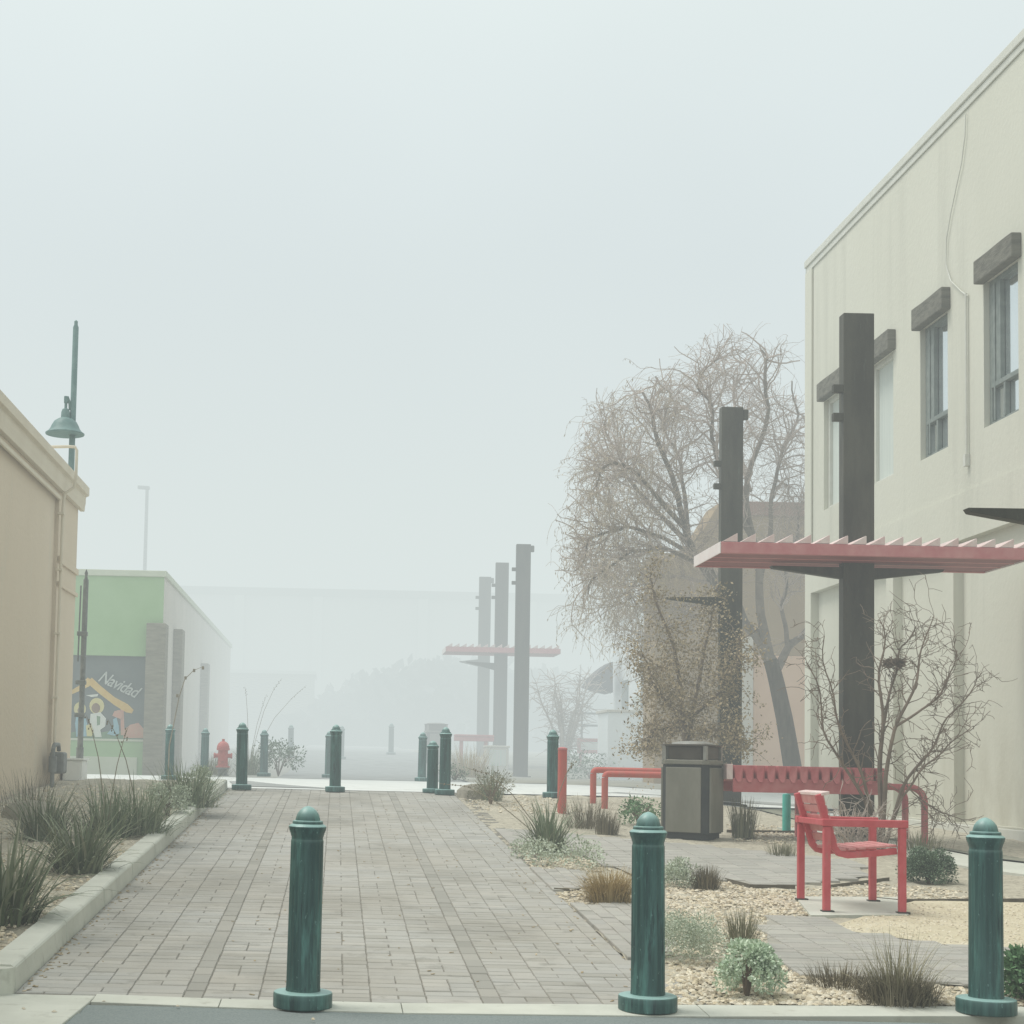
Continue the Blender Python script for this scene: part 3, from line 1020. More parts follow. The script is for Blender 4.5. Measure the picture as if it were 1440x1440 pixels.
def bracket(parent, x, y, z, w=.11):
    kid(MB().box(x - w, y - .03, z, x - .001, y + .05, z + .09), 'bracket', m_bronze, parent, bevel=.006)


def shade_column(label, xc, Y, z1, wd=.39, arm=0, brk=(), top=0, sink=.3):
    z0 = gz(xc, Y)
    t = thing('shade_column', label, 'shade column', (xc, Y, z0), 0, 'dark steel shade columns')
    kid(MB().box(xc - wd / 2, Y, z0 - sink, xc + wd / 2, Y + .17, z1), 'column', m_bronze, t, bevel=.01)
    kid(MB().box(xc - wd / 2 - .07, Y - .07, z0 - .02, xc + wd / 2 + .07, Y + .24, z0 + .03), 'base_plate', m_bronze2, t, bevel=.006)
    for z in brk:
        bracket(t, xc - wd / 2, Y + .04, z)
    if top:
        kid(MB().box(xc + wd / 2 + .001, Y + .02, z1 - .2, xc + wd / 2 + .09, Y + .09, z1 - .03), 'top_clip', m_bronze, t, bevel=.02)
    return t, z0


def arm_plate(parent, xr, Y, zr0, zr1, xt, zt):
    "tapered cantilever arm from root xr to tip xt"
    kid(MB().prism([(xr, Y, zr0), (xr, Y, zr1), (xt, Y, zt + .03), (xt + .02 * (1 if xr > xt else -1), Y, zt)], (0, .1, 0)), 'arm', m_bronze, parent, bevel=.004)


Y1 = 17.5
p0 = atY(1204, 1110, Y1); pt = atY(1212, 440, Y1)
xc1 = (p0.x + pt.x) / 2
t1, z01 = shade_column('tall dark steel column carrying the wide red louvred canopy', xc1, Y1, pt.z, .35,
                       brk=(atY(1180, 551, Y1).z, atY(1180, 591, Y1).z))
za = atY(1180, 797, Y1).z; zb = atY(1180, 813, Y1).z; ptip = atY(1086, 796, Y1)
arm_plate(t1, xc1 - .176, Y1 + .03, zb, za, ptip.x, ptip.z - .02)
arm_plate(t1, xc1 + .176, Y1 + .03, zb, za, 2 * xc1 - ptip.x, ptip.z - .02)
yf = 16.85
cf0 = atY(1014, 777, yf)
louver_canopy(t1, cf0.x, atY(1450, 784, yf).x, yf, yf + 1.25, cf0.z - .005, .2, .125)

Y2 = 24.8
p0 = atY(1026, 1040, Y2); pt = atY(1032, 572, Y2)
t2, z02 = shade_column('dark steel column in front of the bare willow with one bare arm and no canopy', (p0.x + pt.x) / 2, Y2, pt.z, .35,
                       brk=(atY(1006, 655, Y2).z, atY(1006, 687, Y2).z), top=1)
x2 = (p0.x + pt.x) / 2
ptip = atY(937, 842, Y2)
arm_plate(t2, x2 - .176, Y2 + .03, atY(1010, 852, Y2).z, atY(1010, 839, Y2).z, ptip.x, ptip.z)

Y3 = 10.2
t3, z03 = shade_column('nearest dark steel column, only its bare tapered arm showing against the cream wall under the upper windows', 5.5, Y3, 6.0, .35)
ptip = atY(1362, 720, Y3); pr = atY(1440, 740, Y3)
slope_t = atY(1440, 718, Y3).z
arm_plate(t3, 5.5 - .176, Y3, lerp(ptip.z - .02, pr.z, 2.6), slope_t + .02, ptip.x, ptip.z)

for (px, pytop, Y, l, arms) in ((737, 765, 40, 'tallest-looking of three hazy steel columns, nearest to the bare shrub', 0),
                                (707, 791, 44.5, 'middle hazy steel column carrying a faded red canopy across the street', 1),
                                (683, 811, 49, 'furthest of three hazy steel columns, above the pale far bench', 2)):
    a = atY(px, pytop, Y); b_ = atY(px - 5, 1085, Y)
    xc = (a.x + b_.x) / 2
    t, z0 = shade_column(l, xc, Y, a.z, .37, brk=(a.z - 1.05, a.z - .70), top=(arms != 1))
    if arms == 1:
        c0 = atY(627, 916, Y - .7); c1 = atY(788, 919, Y - .7)
        louver_canopy(t, c0.x, c1.x, Y - .7, Y + .7, c0.z, .2, .14)
        arm_plate(t, xc - .185, Y + .03, c0.z - .45, c0.z - .25, xc - 1.0, c0.z - .25)
    if arms == 2:
        q = atY(646, 931, Y)
        arm_plate(t, xc - .185, Y + .03, q.z - .12, q.z + .1, q.x, q.z)

# ------------------------------------------------------------------ raised slatted table with tube legs (by the first column)
YB = 17.0
q0, q1 = atY(1021, 1078, YB), atY(1244, 1085, YB)
zt = atY(1100, 1076, YB).z
xg0, xg1 = q0.x, q1.x
tb = thing('slatted_table', 'red slatted steel table on bent tube legs behind the bare shrub', 'table', (xg0, YB, gz(4.5, YB)))
s_ = MB().box(xg0 + .07, YB - .02, zt - .30, xg1, YB + .03, zt - .15).box(xg0 + .07, YB + .62, zt - .30, xg1, YB + .67, zt - .15)
kid(s_, 'frame', m_redtop, tb, bevel=.006)
kid(MB().box(xg0, YB - .03, zt - .165, xg0 + .068, YB + .68, zt), 'end_board', m_louver, tb, bevel=.006)
x = xg0 + .09
while x < xg1 - .06:
    s_ = MB()
    s_.prism([(x, YB - .03, zt - .145), (x + .025, YB - .05, zt - .19), (x + .06, YB - .05, zt - .19), (x + .085, YB - .03, zt - .145), (x + .085, YB - .03, zt - .01), (x, YB - .03, zt - .01)], (0, .70, 0))
    kid(s_, 'slat', m_redtop, tb, bevel=.004)
    x += .118
pend = atY(1316, 1140, YB - .9)
zl = zt - .21
foot = gz(xg1 + .35, YB - .3)
xleg = atY(1142, 1120, YB).x
for dy in (0.02, .60):
    pts = [(xg1 - .7, YB + dy, zl)] + [(xg1 + .28 + .16 * math.sin(a), YB + dy, zl - .16 + .16 * math.cos(a)) for a in [math.pi / 2 * k / 7 for k in range(8)]] + [(xg1 + .44, YB + dy, foot - .12)]
    kid(MB().tube(pts, .036, 12), 'leg', m_redtop, tb, smooth=True)
    kid(MB().box(xleg, YB + dy - .01, gz(4.6, YB) - .1, xleg + .06, YB + dy + .05, zt - .301), 'leg', m_redtop, tb, bevel=.006)

# far twin of it
YB2 = 44
q0, q1 = atY(638, 1033, YB2), atY(692, 1035, YB2)
tb2 = thing('slatted_bench', 'faded red slatted bench at the foot of the hazy columns', 'bench', (q0.x, YB2, gz(q0.x, YB2)))
kid(MB().box(q0.x, YB2 - .6, q0.z - .18, q1.x, YB2 - .05, q0.z - .06), 'seat', m_redtop, tb2, bevel=.01)
kid(MB().box(q0.x, YB2 - .62, q0.z - .055, q1.x, YB2 - .03, q0.z), 'slats', m_redtop, tb2, bevel=.01)
for xx in (q0.x + .15, q1.x - .25):
    kid(MB().box(xx, YB2 - .5, gz(xx, YB2) - .1, xx + .08, YB2 - .2, q0.z - .181), 'leg', m_redtop, tb2)

# ------------------------------------------------------------------ red armchair on its pad
def ground_px(px, py):
    x, y = G(px, py); return x, y


CYn, CYf, CX0, CX1 = 11.42, 12.10, 3.555, 4.155
cz = gz(3.8, 11.7) + .022
ch = thing('armchair', 'red steel armchair with slatted seat and open square arms on a concrete pad', 'chair', (3.85, 11.75, cz))
w_ = .05; AH = .655
for yy, nm in ((CYn, 0), (CYf - .05, 1)):
    y0, y1 = yy, yy + .05
    zg0 = gz(3.8, yy) + .022
    for xx in (CX0, CX1 - w_):
        l_ = MB().box(xx, y0, zg0, xx + w_, y1, cz + AH - .055)
        lo = kid(l_, 'leg', m_red, ch, bevel=.006)
        kid(MB().box(xx - .012, y0 - .006, zg0 - .006, xx + w_ + .025, y1 + .006, zg0 + .008), 'foot_plate', m_bronze2, ch)
    kid(MB().box(CX0 - .012, y0 - .008, cz + AH - .054, CX1 + .012, y1 + .008, cz + AH), 'arm', m_red, ch, bevel=.007)
    # bent flat bar carrying seat and back
    yb = yy + .055 if nm == 0 else yy - .055
    prof = [(CX0 - .02, .83), (CX0 + .03, .66), (CX0 + .075, .52), (CX0 + .095, .445), (CX0 + .13, .405), (CX0 + .19, .392), (CX0 + .36, .405), (CX1 - .05, .43)]
    up = []; dn = []
    for i, (x, z) in enumerate(prof):
        a = Vector((prof[min(i + 1, len(prof) - 1)][0] - prof[max(i - 1, 0)][0], prof[min(i + 1, len(prof) - 1)][1] - prof[max(i - 1, 0)][1])).normalized()
        nr = Vector((-a.y, a.x)) * .023
        up.append((x + nr.x, yb, cz + z + nr.y)); dn.append((x - nr.x, yb, cz + z - nr.y))
    kid(MB().prism(up + list(reversed(dn)), (0, .05, 0)), 'side_rail', m_red, ch, bevel=.004)
kid(MB().box(CX0 - .005, CYn + .052, cz + AH - .05, CX0 + .045, CYf - .052, cz + AH - .006), 'crossbar', m_red, ch, bevel=.005)
for i in range(6):
    x = CX0 + .15 + i * .074
    z = cz + .428 + .042 * (x - CX0 - .12) / .45
    kid(MB().obox((x, (CYn + CYf) / 2, z), (.029, 0, .002), (0, (CYf - CYn) / 2 - .06, 0), (0, 0, .009)), 'seat_slat', m_slat, ch, bevel=.004)
for i in range(5):
    t = i / 4
    z = .51 + t * .285
    x = CX0 + .078 + .022 - (t * .285) * .30
    kid(MB().obox((x, (CYn + CYf) / 2, cz + z), (.009, 0, .003), (0, (CYf - CYn) / 2 - .06, 0), (-.008, 0, .027 if i < 4 else .036)), 'back_slat', m_slat, ch, bevel=.004)
kid(MB().obox((CX0 + .025, (CYn + CYf) / 2, cz + .838), (.03, 0, .006), (0, (CYf - CYn) / 2 - .05, 0), (0, 0, .012)), 'top_rail', m_louver, ch, bevel=.004)

# ------------------------------------------------------------------ bin
def make_bin(name, label, x, y, z, s, H, rot):
    t = thing(name, label, 'litter bin', (x, y, z), rot)
    h = s / 2; c_ = s * .11
    octo = [(-h + c_, -h), (h - c_, -h), (h, -h + c_), (h, h - c_), (h - c_, h), (-h + c_, h), (-h, h - c_), (-h, -h + c_)]
    MB().prism([(px_ * .97, py_ * .97, .03) for px_, py_ in octo], (0, 0, H * .735)).build('body', m_bindark, t, bevel=.006)
    p_ = h - c_ - .012
    for k in range(4):
        a = k * math.pi / 2
        o = MB().box(-p_, -h - .016, .045, p_, -h * .97 - .001, H * .735).build('panel', m_bin, t, bevel=.006)
        o.rotation_euler = (0, 0, a)
    MB().prism([(px_ * 1.02, py_ * 1.02, H * .766) for px_, py_ in octo], (0, 0, .05)).build('rim', m_bin, t, bevel=.008)
    for k, (px_, py_) in enumerate(((-1, -1), (1, -1), (1, 1), (-1, 1))):
        MB().box(px_ * h * .86 - .02, py_ * h * .86 - .02, H * .766 + .05, px_ * h * .86 + .02, py_ * h * .86 + .02, H * .965).build('post', m_binlid, t)
    MB().prism([(px_ * .86, py_ * .86, H * .82) for px_, py_ in octo], (0, 0, H * .14)).build('hood', m_binhood, t, bevel=.006)
    MB().prism([(px_ * 1.0, py_ * 1.0, H * .962) for px_, py_ in octo], (0, 0, .022)).build('lid_rim', m_binhood, t, bevel=.006)
    MB().lathe([(h * .86, H * .962 + .0225), (h * .80, H * .962 + .04), (h * .5, H * .962 + .055), (.01, H * .962 + .06)], 24).build('lid', m_binlid, t, smooth=True)
    MB().prism([(px_ * .9, py_ * .9, -.03) for px_, py_ in octo], (0, 0, .059)).build('foot', m_bindark, t)
    return t


bx, by = G(973, 1178)
make_bin('litter_bin', 'square dark olive litter bin with a hooded top beside the red table', bx, by, gz(bx, by) + .02, .535, 1.01, math.radians(-33))
p = atY(613, 1040, 45)
make_bin('litter_bin', 'hazy dark litter bin behind the bollards across the street', p.x, 45, gz(p.x, 45), .62, atY(613, 1017, 45).z - gz(p.x, 45), .1)

# ------------------------------------------------------------------ red rails, posts
for (xa, ya, xb, l) in ((3.60, 21.0, 4.9, 'nearer of two low red tubular hoop rails running behind the litter bin'), (3.60, 21.95, 5.1, 'further of two low red tubular hoop rails running behind the litter bin')):
    z = gz(xa, ya); H = .46
    t = thing('hoop_rail', l, 'rail', (xa, ya, z), 0, 'low red hoop rails')
    R_ = .05
    pts = [(xa, ya, z + H - R_)] + [(xa + R_ - R_ * math.cos(a), ya, z + H - R_ + R_ * math.sin(a)) for a in (math.pi / 8, math.pi / 4, 3 * math.pi / 8, math.pi / 2)] + \
          [(xb - R_ + R_ * math.sin(a), ya, z + H - R_ + R_ * math.cos(a)) for a in (0, math.pi / 8, math.pi / 4, 3 * math.pi / 8, math.pi / 2)]
    kid(MB().tube(pts, .043, 12), 'top_bar', m_orange, t, smooth=True)
    for xx in (xa, xb):
        kid(MB().tube([(xx, ya, z - .1), (xx, ya, z + H - R_ - .002)], .0435, 12), 'leg', m_orange, t, smooth=True)
x, y = G(790, 1143)
z = gz(x, y)
pp = thing('pipe_post', 'upright orange-red steel pipe post with a flat cap at the bed edge', 'post', (x, y, z))
MB().lathe([(.058, -.1), (.058, .80)], 24).build('post', m_orange, pp, smooth=True)
MB().lathe([(.062, .801), (.062, .825), (.03, .838), (.004, .84)], 24).build('cap', m_redtop, pp, smooth=True)
p = atY(1106, 1164, 18.1)
tp = thing('pipe_stub', 'short turquoise pipe post behind the red armchair', 'post', (p.x, 18.1, gz(p.x, 18.1)))
MB().lathe([(.047, -.1), (.047, .42), (.04, .435), (.003, .44)], 20).build('post', m_turq, tp, smooth=True)
MB().lathe([(.075, -.02), (.075, .012), (.05, .016)], 20).build('flange', m_turq, tp, smooth=True)

# ------------------------------------------------------------------ hydrant
p = atY(313, 1085, 33)
hz_ = gz(p.x, 33)
hy = thing('fire_hydrant', 'faded red fire hydrant across the street by the hazy bollards', 'hydrant', (p.x, 33, hz_))
MB().lathe([(.15, 0), (.15, .03), (.11, .035), (.105, .15), (.17, .155), (.17, .19)], 20).build('base', m_metal, hy, smooth=True)
MB().lathe([(.17, .191), (.17, .225), (.125, .23), (.12, .58), (.16, .585), (.16, .63)], 24).build('barrel', m_hydrant, hy, smooth=True)
MB().lathe([(.155, .631), (.15, .68), (.12, .74), (.06, .785), (.035, .79), (.035, .84), (.01, .845)], 24).build('bonnet', m_hydrant, hy, smooth=True)
hy.scale = (.86, .86, .92)
for sx in (-1, 1):
    MB().tube([(sx * .1, 0, .46), (sx * .19, 0, .46), (sx * .191, 0, .46), (sx * .225, 0, .46)], [.05, .05, .065, .065], 12).build('nozzle', m_hydrant, hy, smooth=True)
MB().tube([(0, -.1, .42), (0, -.2, .42), (0, -.201, .42), (0, -.24, .42)], [.07, .07, .085, .085], 12).build('nozzle', m_hydrant, hy, smooth=True)

# ------------------------------------------------------------------ lamp posts
YL = 25.5
a = atY(107, 452, YL); b_ = atY(103, 655, YL)
xl = a.x
lp = thing('street_lamp', 'teal street lamp with a bell shade hung beside its pole, rising behind the tan building', 'street lamp', (xl, YL, gz(xl, YL)))
kid(MB().lathe([(.06, gz(xl, YL) - .1), (.055, 4), (.047, a.z - .1), (.03, a.z - .06), (.03, a.z), (.01, a.z + .02)], 16, (xl, YL, 0)), 'pole', m_lamp, lp, smooth=True)
q = atY(92, 612, YL)
zs = q.z; R_ = .315; xq = q.x
hd = kid(MB().lathe([(R_, zs), (R_ + .005, zs + .02), (R_ * .88, zs + .05), (R_ * .78, zs + .09), (R_ * .70, zs + .15), (R_ * .58, zs + .215), (R_ * .40, zs + .255), (.075, zs + .28), (.072, zs + .37), (.055, zs + .42), (.02, zs + .44)], 32, (xq, YL - .05, 0)), 'lamp_shade', m_lamp, lp, smooth=True)
kid(MB().tube([(xq, YL - .05, zs + .43), (xq, YL - .05, zs + .62), (xq + .02, YL - .05, zs + .63), (xq + .06, YL - .03, zs + .52), (xl - .05, YL, zs + .42)], .024, 8), 'hanger', m_lamp, lp, smooth=True)
kid(MB().box(xq - .03, YL - .08, zs + .52, xq + .03, YL - .02, zs + .64), 'clamp', m_lamp, lp, bevel=.01)

YQ = 24.6
a = atY(122, 815, YQ); b_ = atY(111, 1100, YQ)
xq = (a.x + b_.x) / 2; zq = gz(-3.6, YQ)
up_ = thing('utility_post', 'slender grey post with conduit and clamps between the tan and lime green buildings', 'post', (xq, YQ, zq))
kid(MB().tube([(b_.x, YQ, zq - .1), (b_.x, YQ, zq + .55)], .058, 14), 'base', m_metal, up_, smooth=True)
kid(MB().tube([(b_.x, YQ, zq + .551), (xq, YQ, a.z)], [.046, .042], 14), 'pole', m_metal, up_, smooth=True)
kid(MB().tube([(xq, YQ, a.z + .001), (xq, YQ, a.z + .06), (xq, YQ, a.z + .1), (xq, YQ, a.z + .16)], [.03, .02, .028, .006], 10), 'finial', m_metal, up_, smooth=True)
kid(MB().tube([(xq - .085, YQ - .02, zq + 1.9), (xq - .075, YQ - .02, a.z - .1)], .013, 8), 'conduit', m_metal, up_, smooth=True)
for f in (.32, .48, .72):
    zz = lerp(zq, a.z, f)
    kid(MB().box(xq - .11, YQ - .055, zz, xq + .05, YQ + .055, zz + .07), 'clamp', m_metal, up_, bevel=.01)

YS = 58
a = atY(207, 687, YS)
fl_ = thing('street_light', 'very faint far street light above the lime green building', 'street light', (a.x, YS, 1.6))
kid(MB().tube([(a.x, YS, 1.4), (a.x, YS, a.z)], [.09, .06], 10), 'pole', m_metal, fl_, smooth=True)
kid(MB().obox((a.x - .13, YS, a.z + .03), (.22, 0, -.01), (0, .1, 0), (0, 0, .06)), 'lamp_head', m_metal, fl_, bevel=.02)

# ------------------------------------------------------------------ lime green building with the painted window
YG = 35.4
gq = atY(230, 803, YG); XG = -4.0
zg = gz(-4, YG); zr = gq.z
gbld = thing('green_building', 'lime green front and pinkish side wall of a low building with grey stone piers', 'building', (XG, YG, zg))
wl, wt = atY(60, 925, YG), atY(205, 923, YG)
wb = atY(205, 1040, YG)
wx0, wx1, wz0, wz1 = atY(97, 925, YG).x, wt.x, wb.z, wt.z
mb = MB()
# front wall as four pieces round the window
for x0, x1, z0, z1 in ((-16, wx0, zg - .2, zr - .14), (wx1, XG, zg - .2, zr - .14), (wx0, wx1, zg - .2, wz0), (wx0, wx1, wz1, zr - .14)):
    mb.poly([(x0, YG, z0), (x1, YG, z0), (x1, YG, z1), (x0, YG, z1)])
for (p_, q_) in (((wx0, wz0), (wx1, wz0)), ((wx1, wz0), (wx1, wz1)), ((wx1, wz1), (wx0, wz1)), ((wx0, wz1), (wx0, wz0))):
    mb.poly([(p_[0], YG, p_[1]), (q_[0], YG, q_[1]), (q_[0], YG + .16, q_[1]), (p_[0], YG + .16, p_[1])])
kid(mb, 'front_wall', m_green, gbld)
YE = 57.8
kid(MB().box(XG - .25, YG + .001, zg - .3, XG - .002, YE, zr - .14), 'side_wall', m_gside, gbld)
kid(MB().box(-16, YG - .06, zr - .139, XG + .05, YG + .3, zr).box(XG - .3, YG + .301, zr - .139, XG + .05, YE + .05, zr), 'roof_trim', m_gtrim, gbld, bevel=.01)
kid(MB().box(wx0 - .03, YG - .02, wz0 - .05, wx1 + .06, YG + .0, wz0 - .001).box(wx1 + .001, YG - .015, wz0, wx1 + .05, YG - .001, wz1), 'window_sill', m_gtrim, gbld)
kid(MB().box(-16, YG - .03, zg - .2, XG - .5, YG - .001, zg + .33), 'base_course', m_gtrim, gbld)
for (pa, pb, ptop, Y, proj) in ((207, 234, 877, 35.25, None), (237, 247, 885, 37.8, .3), (278, 290, 933, 45.5, .3)):
    zt_ = atY(pb, ptop, Y).z
    xa, xb = atY(pa, ptop, Y).x, atY(pb, ptop, Y).x
    if proj: xa = XG - .001; xb = max(xb, XG + .22)
    kid(MB().box(xa, Y - .12, zg - .2, xb, Y + .5, zt_), 'stone_pier', m_pier, gbld, bevel=.015)
# window glass with winter scene painted on it
win = kid(MB().box(wx0 + .002, YG + .13, wz0 + .002, wx1 - .002, YG + .15, wz1 - .002), 'painted_window', m_murbg, gbld)


def mural_pt(cx_, cy_):
    return atY(cx_ / 4.0, 780 + cy_ / 4.0, YG)


lay = [0]


def paint(name, pts, mat):
    lay[0] += 1
    d = .128 - lay[0] * .0022
    P = []
    for a_ in pts:
        q = mural_pt(*a_)
        P.append((q.x, YG + d, q.z))
    mb = MB().poly(P)
    o = kid(mb, name, mat, gbld)
    o.parent = win; o.matrix_parent_inverse = Matrix.Translation((-XG, -YG, -zg)) @ Matrix.Identity(4)
    o.matrix_parent_inverse = Matrix.Identity(4)
    return o


def ell(cx_, cy_, rx, ry, n=18, rot=0):
    out_ = []
    for i in range(n):
        a_ = 2 * math.pi * i / n
        x_, y_ = rx * math.cos(a_), ry * math.sin(a_)
        out_.append((cx_ + x_ * math.cos(rot) - y_ * math.sin(rot), cy_ + x_ * math.sin(rot) + y_ * math.cos(rot)))
    return out_


paint('painted_ground', [(392, 1000), (470, 985), (560, 1000), (640, 985), (812, 1010), (812, 1034), (392, 1034)], m_gpaint)
paint('painted_hill', [(690, 1030), (692, 985), (730, 955), (775, 945), (810, 985), (812, 1032)], m_pink)
paint('painted_post', [(672, 868), (692, 868), (697, 1015), (676, 1015)], m_pink)
paint('painted_roof', [(487, 715), (512, 690), (560, 735), (640, 800), (715, 840), (748, 872), (738, 892), (705, 886), (640, 846), (560, 785), (505, 738)], m_yellow)
paint('painted_roof', [(488, 690), (508, 700), (500, 738), (455, 760), (392, 788), (392, 765), (440, 735)], m_yellow)
paint('painted_halo', ell(540, 850, 42, 46), m_halo)
paint('painted_robe', [(505, 895), (560, 885), (592, 920), (588, 965), (560, 985), (568, 1026), (530, 1026), (515, 975), (500, 940)], m_wpaint)
paint('painted_face', ell(535, 862, 24, 28), m_skin)
paint('painted_sash', [(540, 905), (560, 910), (558, 955), (542, 960)], m_gpaint)
paint('painted_halo', ell(445, 868, 34, 40), m_halo)
paint('painted_robe', [(425, 900), (475, 905), (488, 960), (515, 1020), (425, 1024), (418, 950)], m_blue)
paint('painted_face', ell(450, 876, 18, 22), m_skin)
paint('painted_wing', [(628, 905), (640, 880), (668, 872), (684, 890), (680, 925), (650, 915)], m_pink)
paint('painted_robe', [(632, 925), (652, 915), (664, 960), (668, 1005), (640, 1018), (598, 1008), (618, 985), (636, 970)], m_blue)
paint('painted_manger', [(480, 960), (508, 950), (522, 1000), (512, 1022), (484, 1020)], m_halo)
paint('painted_star', [(480, 790), (515, 786), (550, 782), (545, 796), (512, 800)], m_wpaint)
# the painted word follows the roof slope
tcv = bpy.data.curves.new('lettering', 'FONT')
tcv.body = 'Navidad'
tcv.size = 1; tcv.shear = .35; tcv.offset = .012; tcv.space_character = .92
to_ = bpy.data.objects.new('lettering', tcv); link(to_)
bpy.context.view_layer.update()
dg = bpy.context.evaluated_depsgraph_get()
me = bpy.data.meshes.new_from_object(to_.evaluated_get(dg))
bpy.data.objects.remove(to_)
A, Bp = mural_pt(548, 708), mural_pt(772, 812)
xs_ = [v.co.x for v in me.vertices]
L0 = max(xs_) - min(xs_)
dvec = (Bp - A); k = dvec.length / L0
u_ = dvec.normalized(); v_ = Vector((-u_.z, 0, u_.x)) * (1 if u_.x > 0 else -1)
for v in me.vertices:
    x_, y_ = v.co.x - min(xs_), v.co.y
    q = A + u_ * x_ * k + v_ * y_ * k * 1.25
    v.co = (q.x, YG + .075, q.z)
me.materials.clear(); me.materials.append(m_letter)
lo = bpy.data.objects.new('lettering', me); link(lo, win)

# ------------------------------------------------------------------ shops beyond the cross street, right-hand row
YW = 35.0
bb = thing('brown_building', 'brown adobe building with a peach lower wall behind the bare willow', 'building', (8, YW, gz(8, YW)))
c0, c1, c2 = atY(922, 800, YW), atY(1046, 709, YW), atY(1132, 709, YW)
s0, s1 = atY(968, 772, YW), atY(1012, 716, YW)
zb_ = gz(8, YW) - .2
prof = [(c0.x, YW, zb_), (18, YW, zb_), (18, YW, c2.z), (s1.x, YW, c2.z), (s0.x, YW, s0.z - .1), (c0.x, YW, s0.z - .1)]
kid(MB().prism(prof, (0, 1.3, 0)), 'wall', m_brown, bb, bevel=.02)
kid(MB().box(s1.x + .3, YW - .05, c2.z - .28, 18, YW - .002, c2.z + .03), 'parapet_band', m_brick, bb, bevel=.01)
pz = atY(1080, 922, YW).z
kid(MB().box(atY(1059, 950, YW).x, YW - .04, zb_, 18, YW - .003, pz), 'lower_wall', m_peach, bb)
kid(MB().box(atY(1040, 950, YW).x, YW - .14, zb_, atY(1057, 950, YW).x, YW - .004, pz + .4), 'pilaster', m_gside, bb, bevel=.01)
XS = 7.9
sh = thing('white_shop', 'blue-white plastered shop front past the brown building, pale in the fog', 'building', (XS, 42, gz(XS, 42)))
kid(MB().box(XS, 36.4, .5, 15, 44.9, 5.5), 'wall', m_shopwhite, sh)
kid(MB().box(XS - .03, 40.7, 1.0, XS - .002, 41.7, 3.1), 'door', m_curtain, sh, bevel=.01)
kid(MB().box(XS - .04, 42.5, 1.7, XS - .002, 43.3, 3.6), 'window', m_winframe, sh, bevel=.01)
kid(MB().box(XS - .09, 36.4, 5.3, 15.02, 44.95, 5.6), 'cornice', m_gside, sh, bevel=.02)
ps = thing('pale_annex', 'pale low annex wall stepping out in front of the white shop', 'building', (6.9, 38.6, gz(7, 38.6)))
q0, q1 = atY(855, 1000, 38.6), atY(908, 1000, 38.6)
ztop = atY(870, 1002, 38.6).z
kid(MB().box(q0.x, 38.6, .6, q1.x, 40.1, ztop), 'wall', m_shopwhite, ps, bevel=.01)
kid(MB().box(q0.x - .05, 38.55, ztop + .001, q1.x + .03, 40.14, ztop + .07), 'coping', m_gside, ps, bevel=.01)
# quarter-round awning seen from the side
a_ = atY(862, 930, 43.4); bq = atY(827, 964, 43.4); cq = atY(862, 974, 43.4)
aw = thing('awning', 'grey quarter-round fabric awning projecting from the white shop front', 'awning', (XS, 44, a_.z))
pr_ = [(a_.x, 43.4, a_.z)]
for t in (.2, .4, .6, .8):
    bl = math.sin(t * math.pi) * .05
    pr_.append((lerp(a_.x, bq.x, t) - bl, 43.4, lerp(a_.z, bq.z, t) + bl))
pr_ += [(bq.x, 43.4, bq.z), (lerp(bq.x, cq.x, .5), 43.4, lerp(bq.z, cq.z, .62)), (cq.x, 43.4, cq.z)]
kid(MB().prism(pr_, (0, 1.3, 0)), 'cloth', m_awning, aw, bevel=.01)
kid(MB().tube([(cq.x - .05, 43.42, cq.z - .01), (bq.x, 43.42, bq.z - .01)], .02, 6), 'frame', m_metal, aw)
aw2 = MB().box(XS - .08, 40.3, gz(7, 40), XS - .01, 40.36, 4.6).build('downpipe', m_metal)
tag(aw2, 'grey downpipe on the corner of the white shop', 'pipe')
# patio railing
rl = thing('patio_railing', 'faint rail fence in front of the white shop', 'railing', (6, 46.5, gz(6, 46)))
for py in (1003, 1020, 1040):
    q, q2 = atY(818, py, 46), atY(860, py, 46)
    kid(MB().box(q.x, 46, q.z - .03, q2.x, 46.06, q.z + .03), 'rail', m_metal, rl)
for px in (818, 858):
    q = atY(px, 1001, 46)
    kid(MB().box(q.x - .03, 45.93, gz(q.x, 46) - .05, q.x + .03, 45.99, q.z + .02), 'post', m_metal, rl)
sg = thing('red_frame_sign', 'small pale board in a faded red frame standing by the far railing', 'sign', (6, 45, gz(6, 45)))
q, q2 = atY(812, 1038, 45), atY(847, 1060, 45)
fm = MB().box(q.x, 45, q.z - .1, q2.x, 45.05, q.z).box(q.x, 45, q2.z, q2.x, 45.05, q2.z + .1).box(q.x, 45, q2.z + .101, q.x + .1, 45.05, q.z - .101).box(q2.x - .1, 45, q2.z + .101, q2.x, 45.05, q.z - .101)
kid(fm, 'frame', m_hydrant, sg)
kid(MB().box(q.x + .101, 45.01, q2.z + .101, q2.x - .101, 45.03, q.z - .101), 'board', m_white, sg)
for xx in (q.x + .05, q2.x - .13):
    kid(MB().box(xx, 45.01, gz(xx, 45) - .05, xx + .08, 45.04, q2.z - .002), 'leg', m_hydrant, sg)
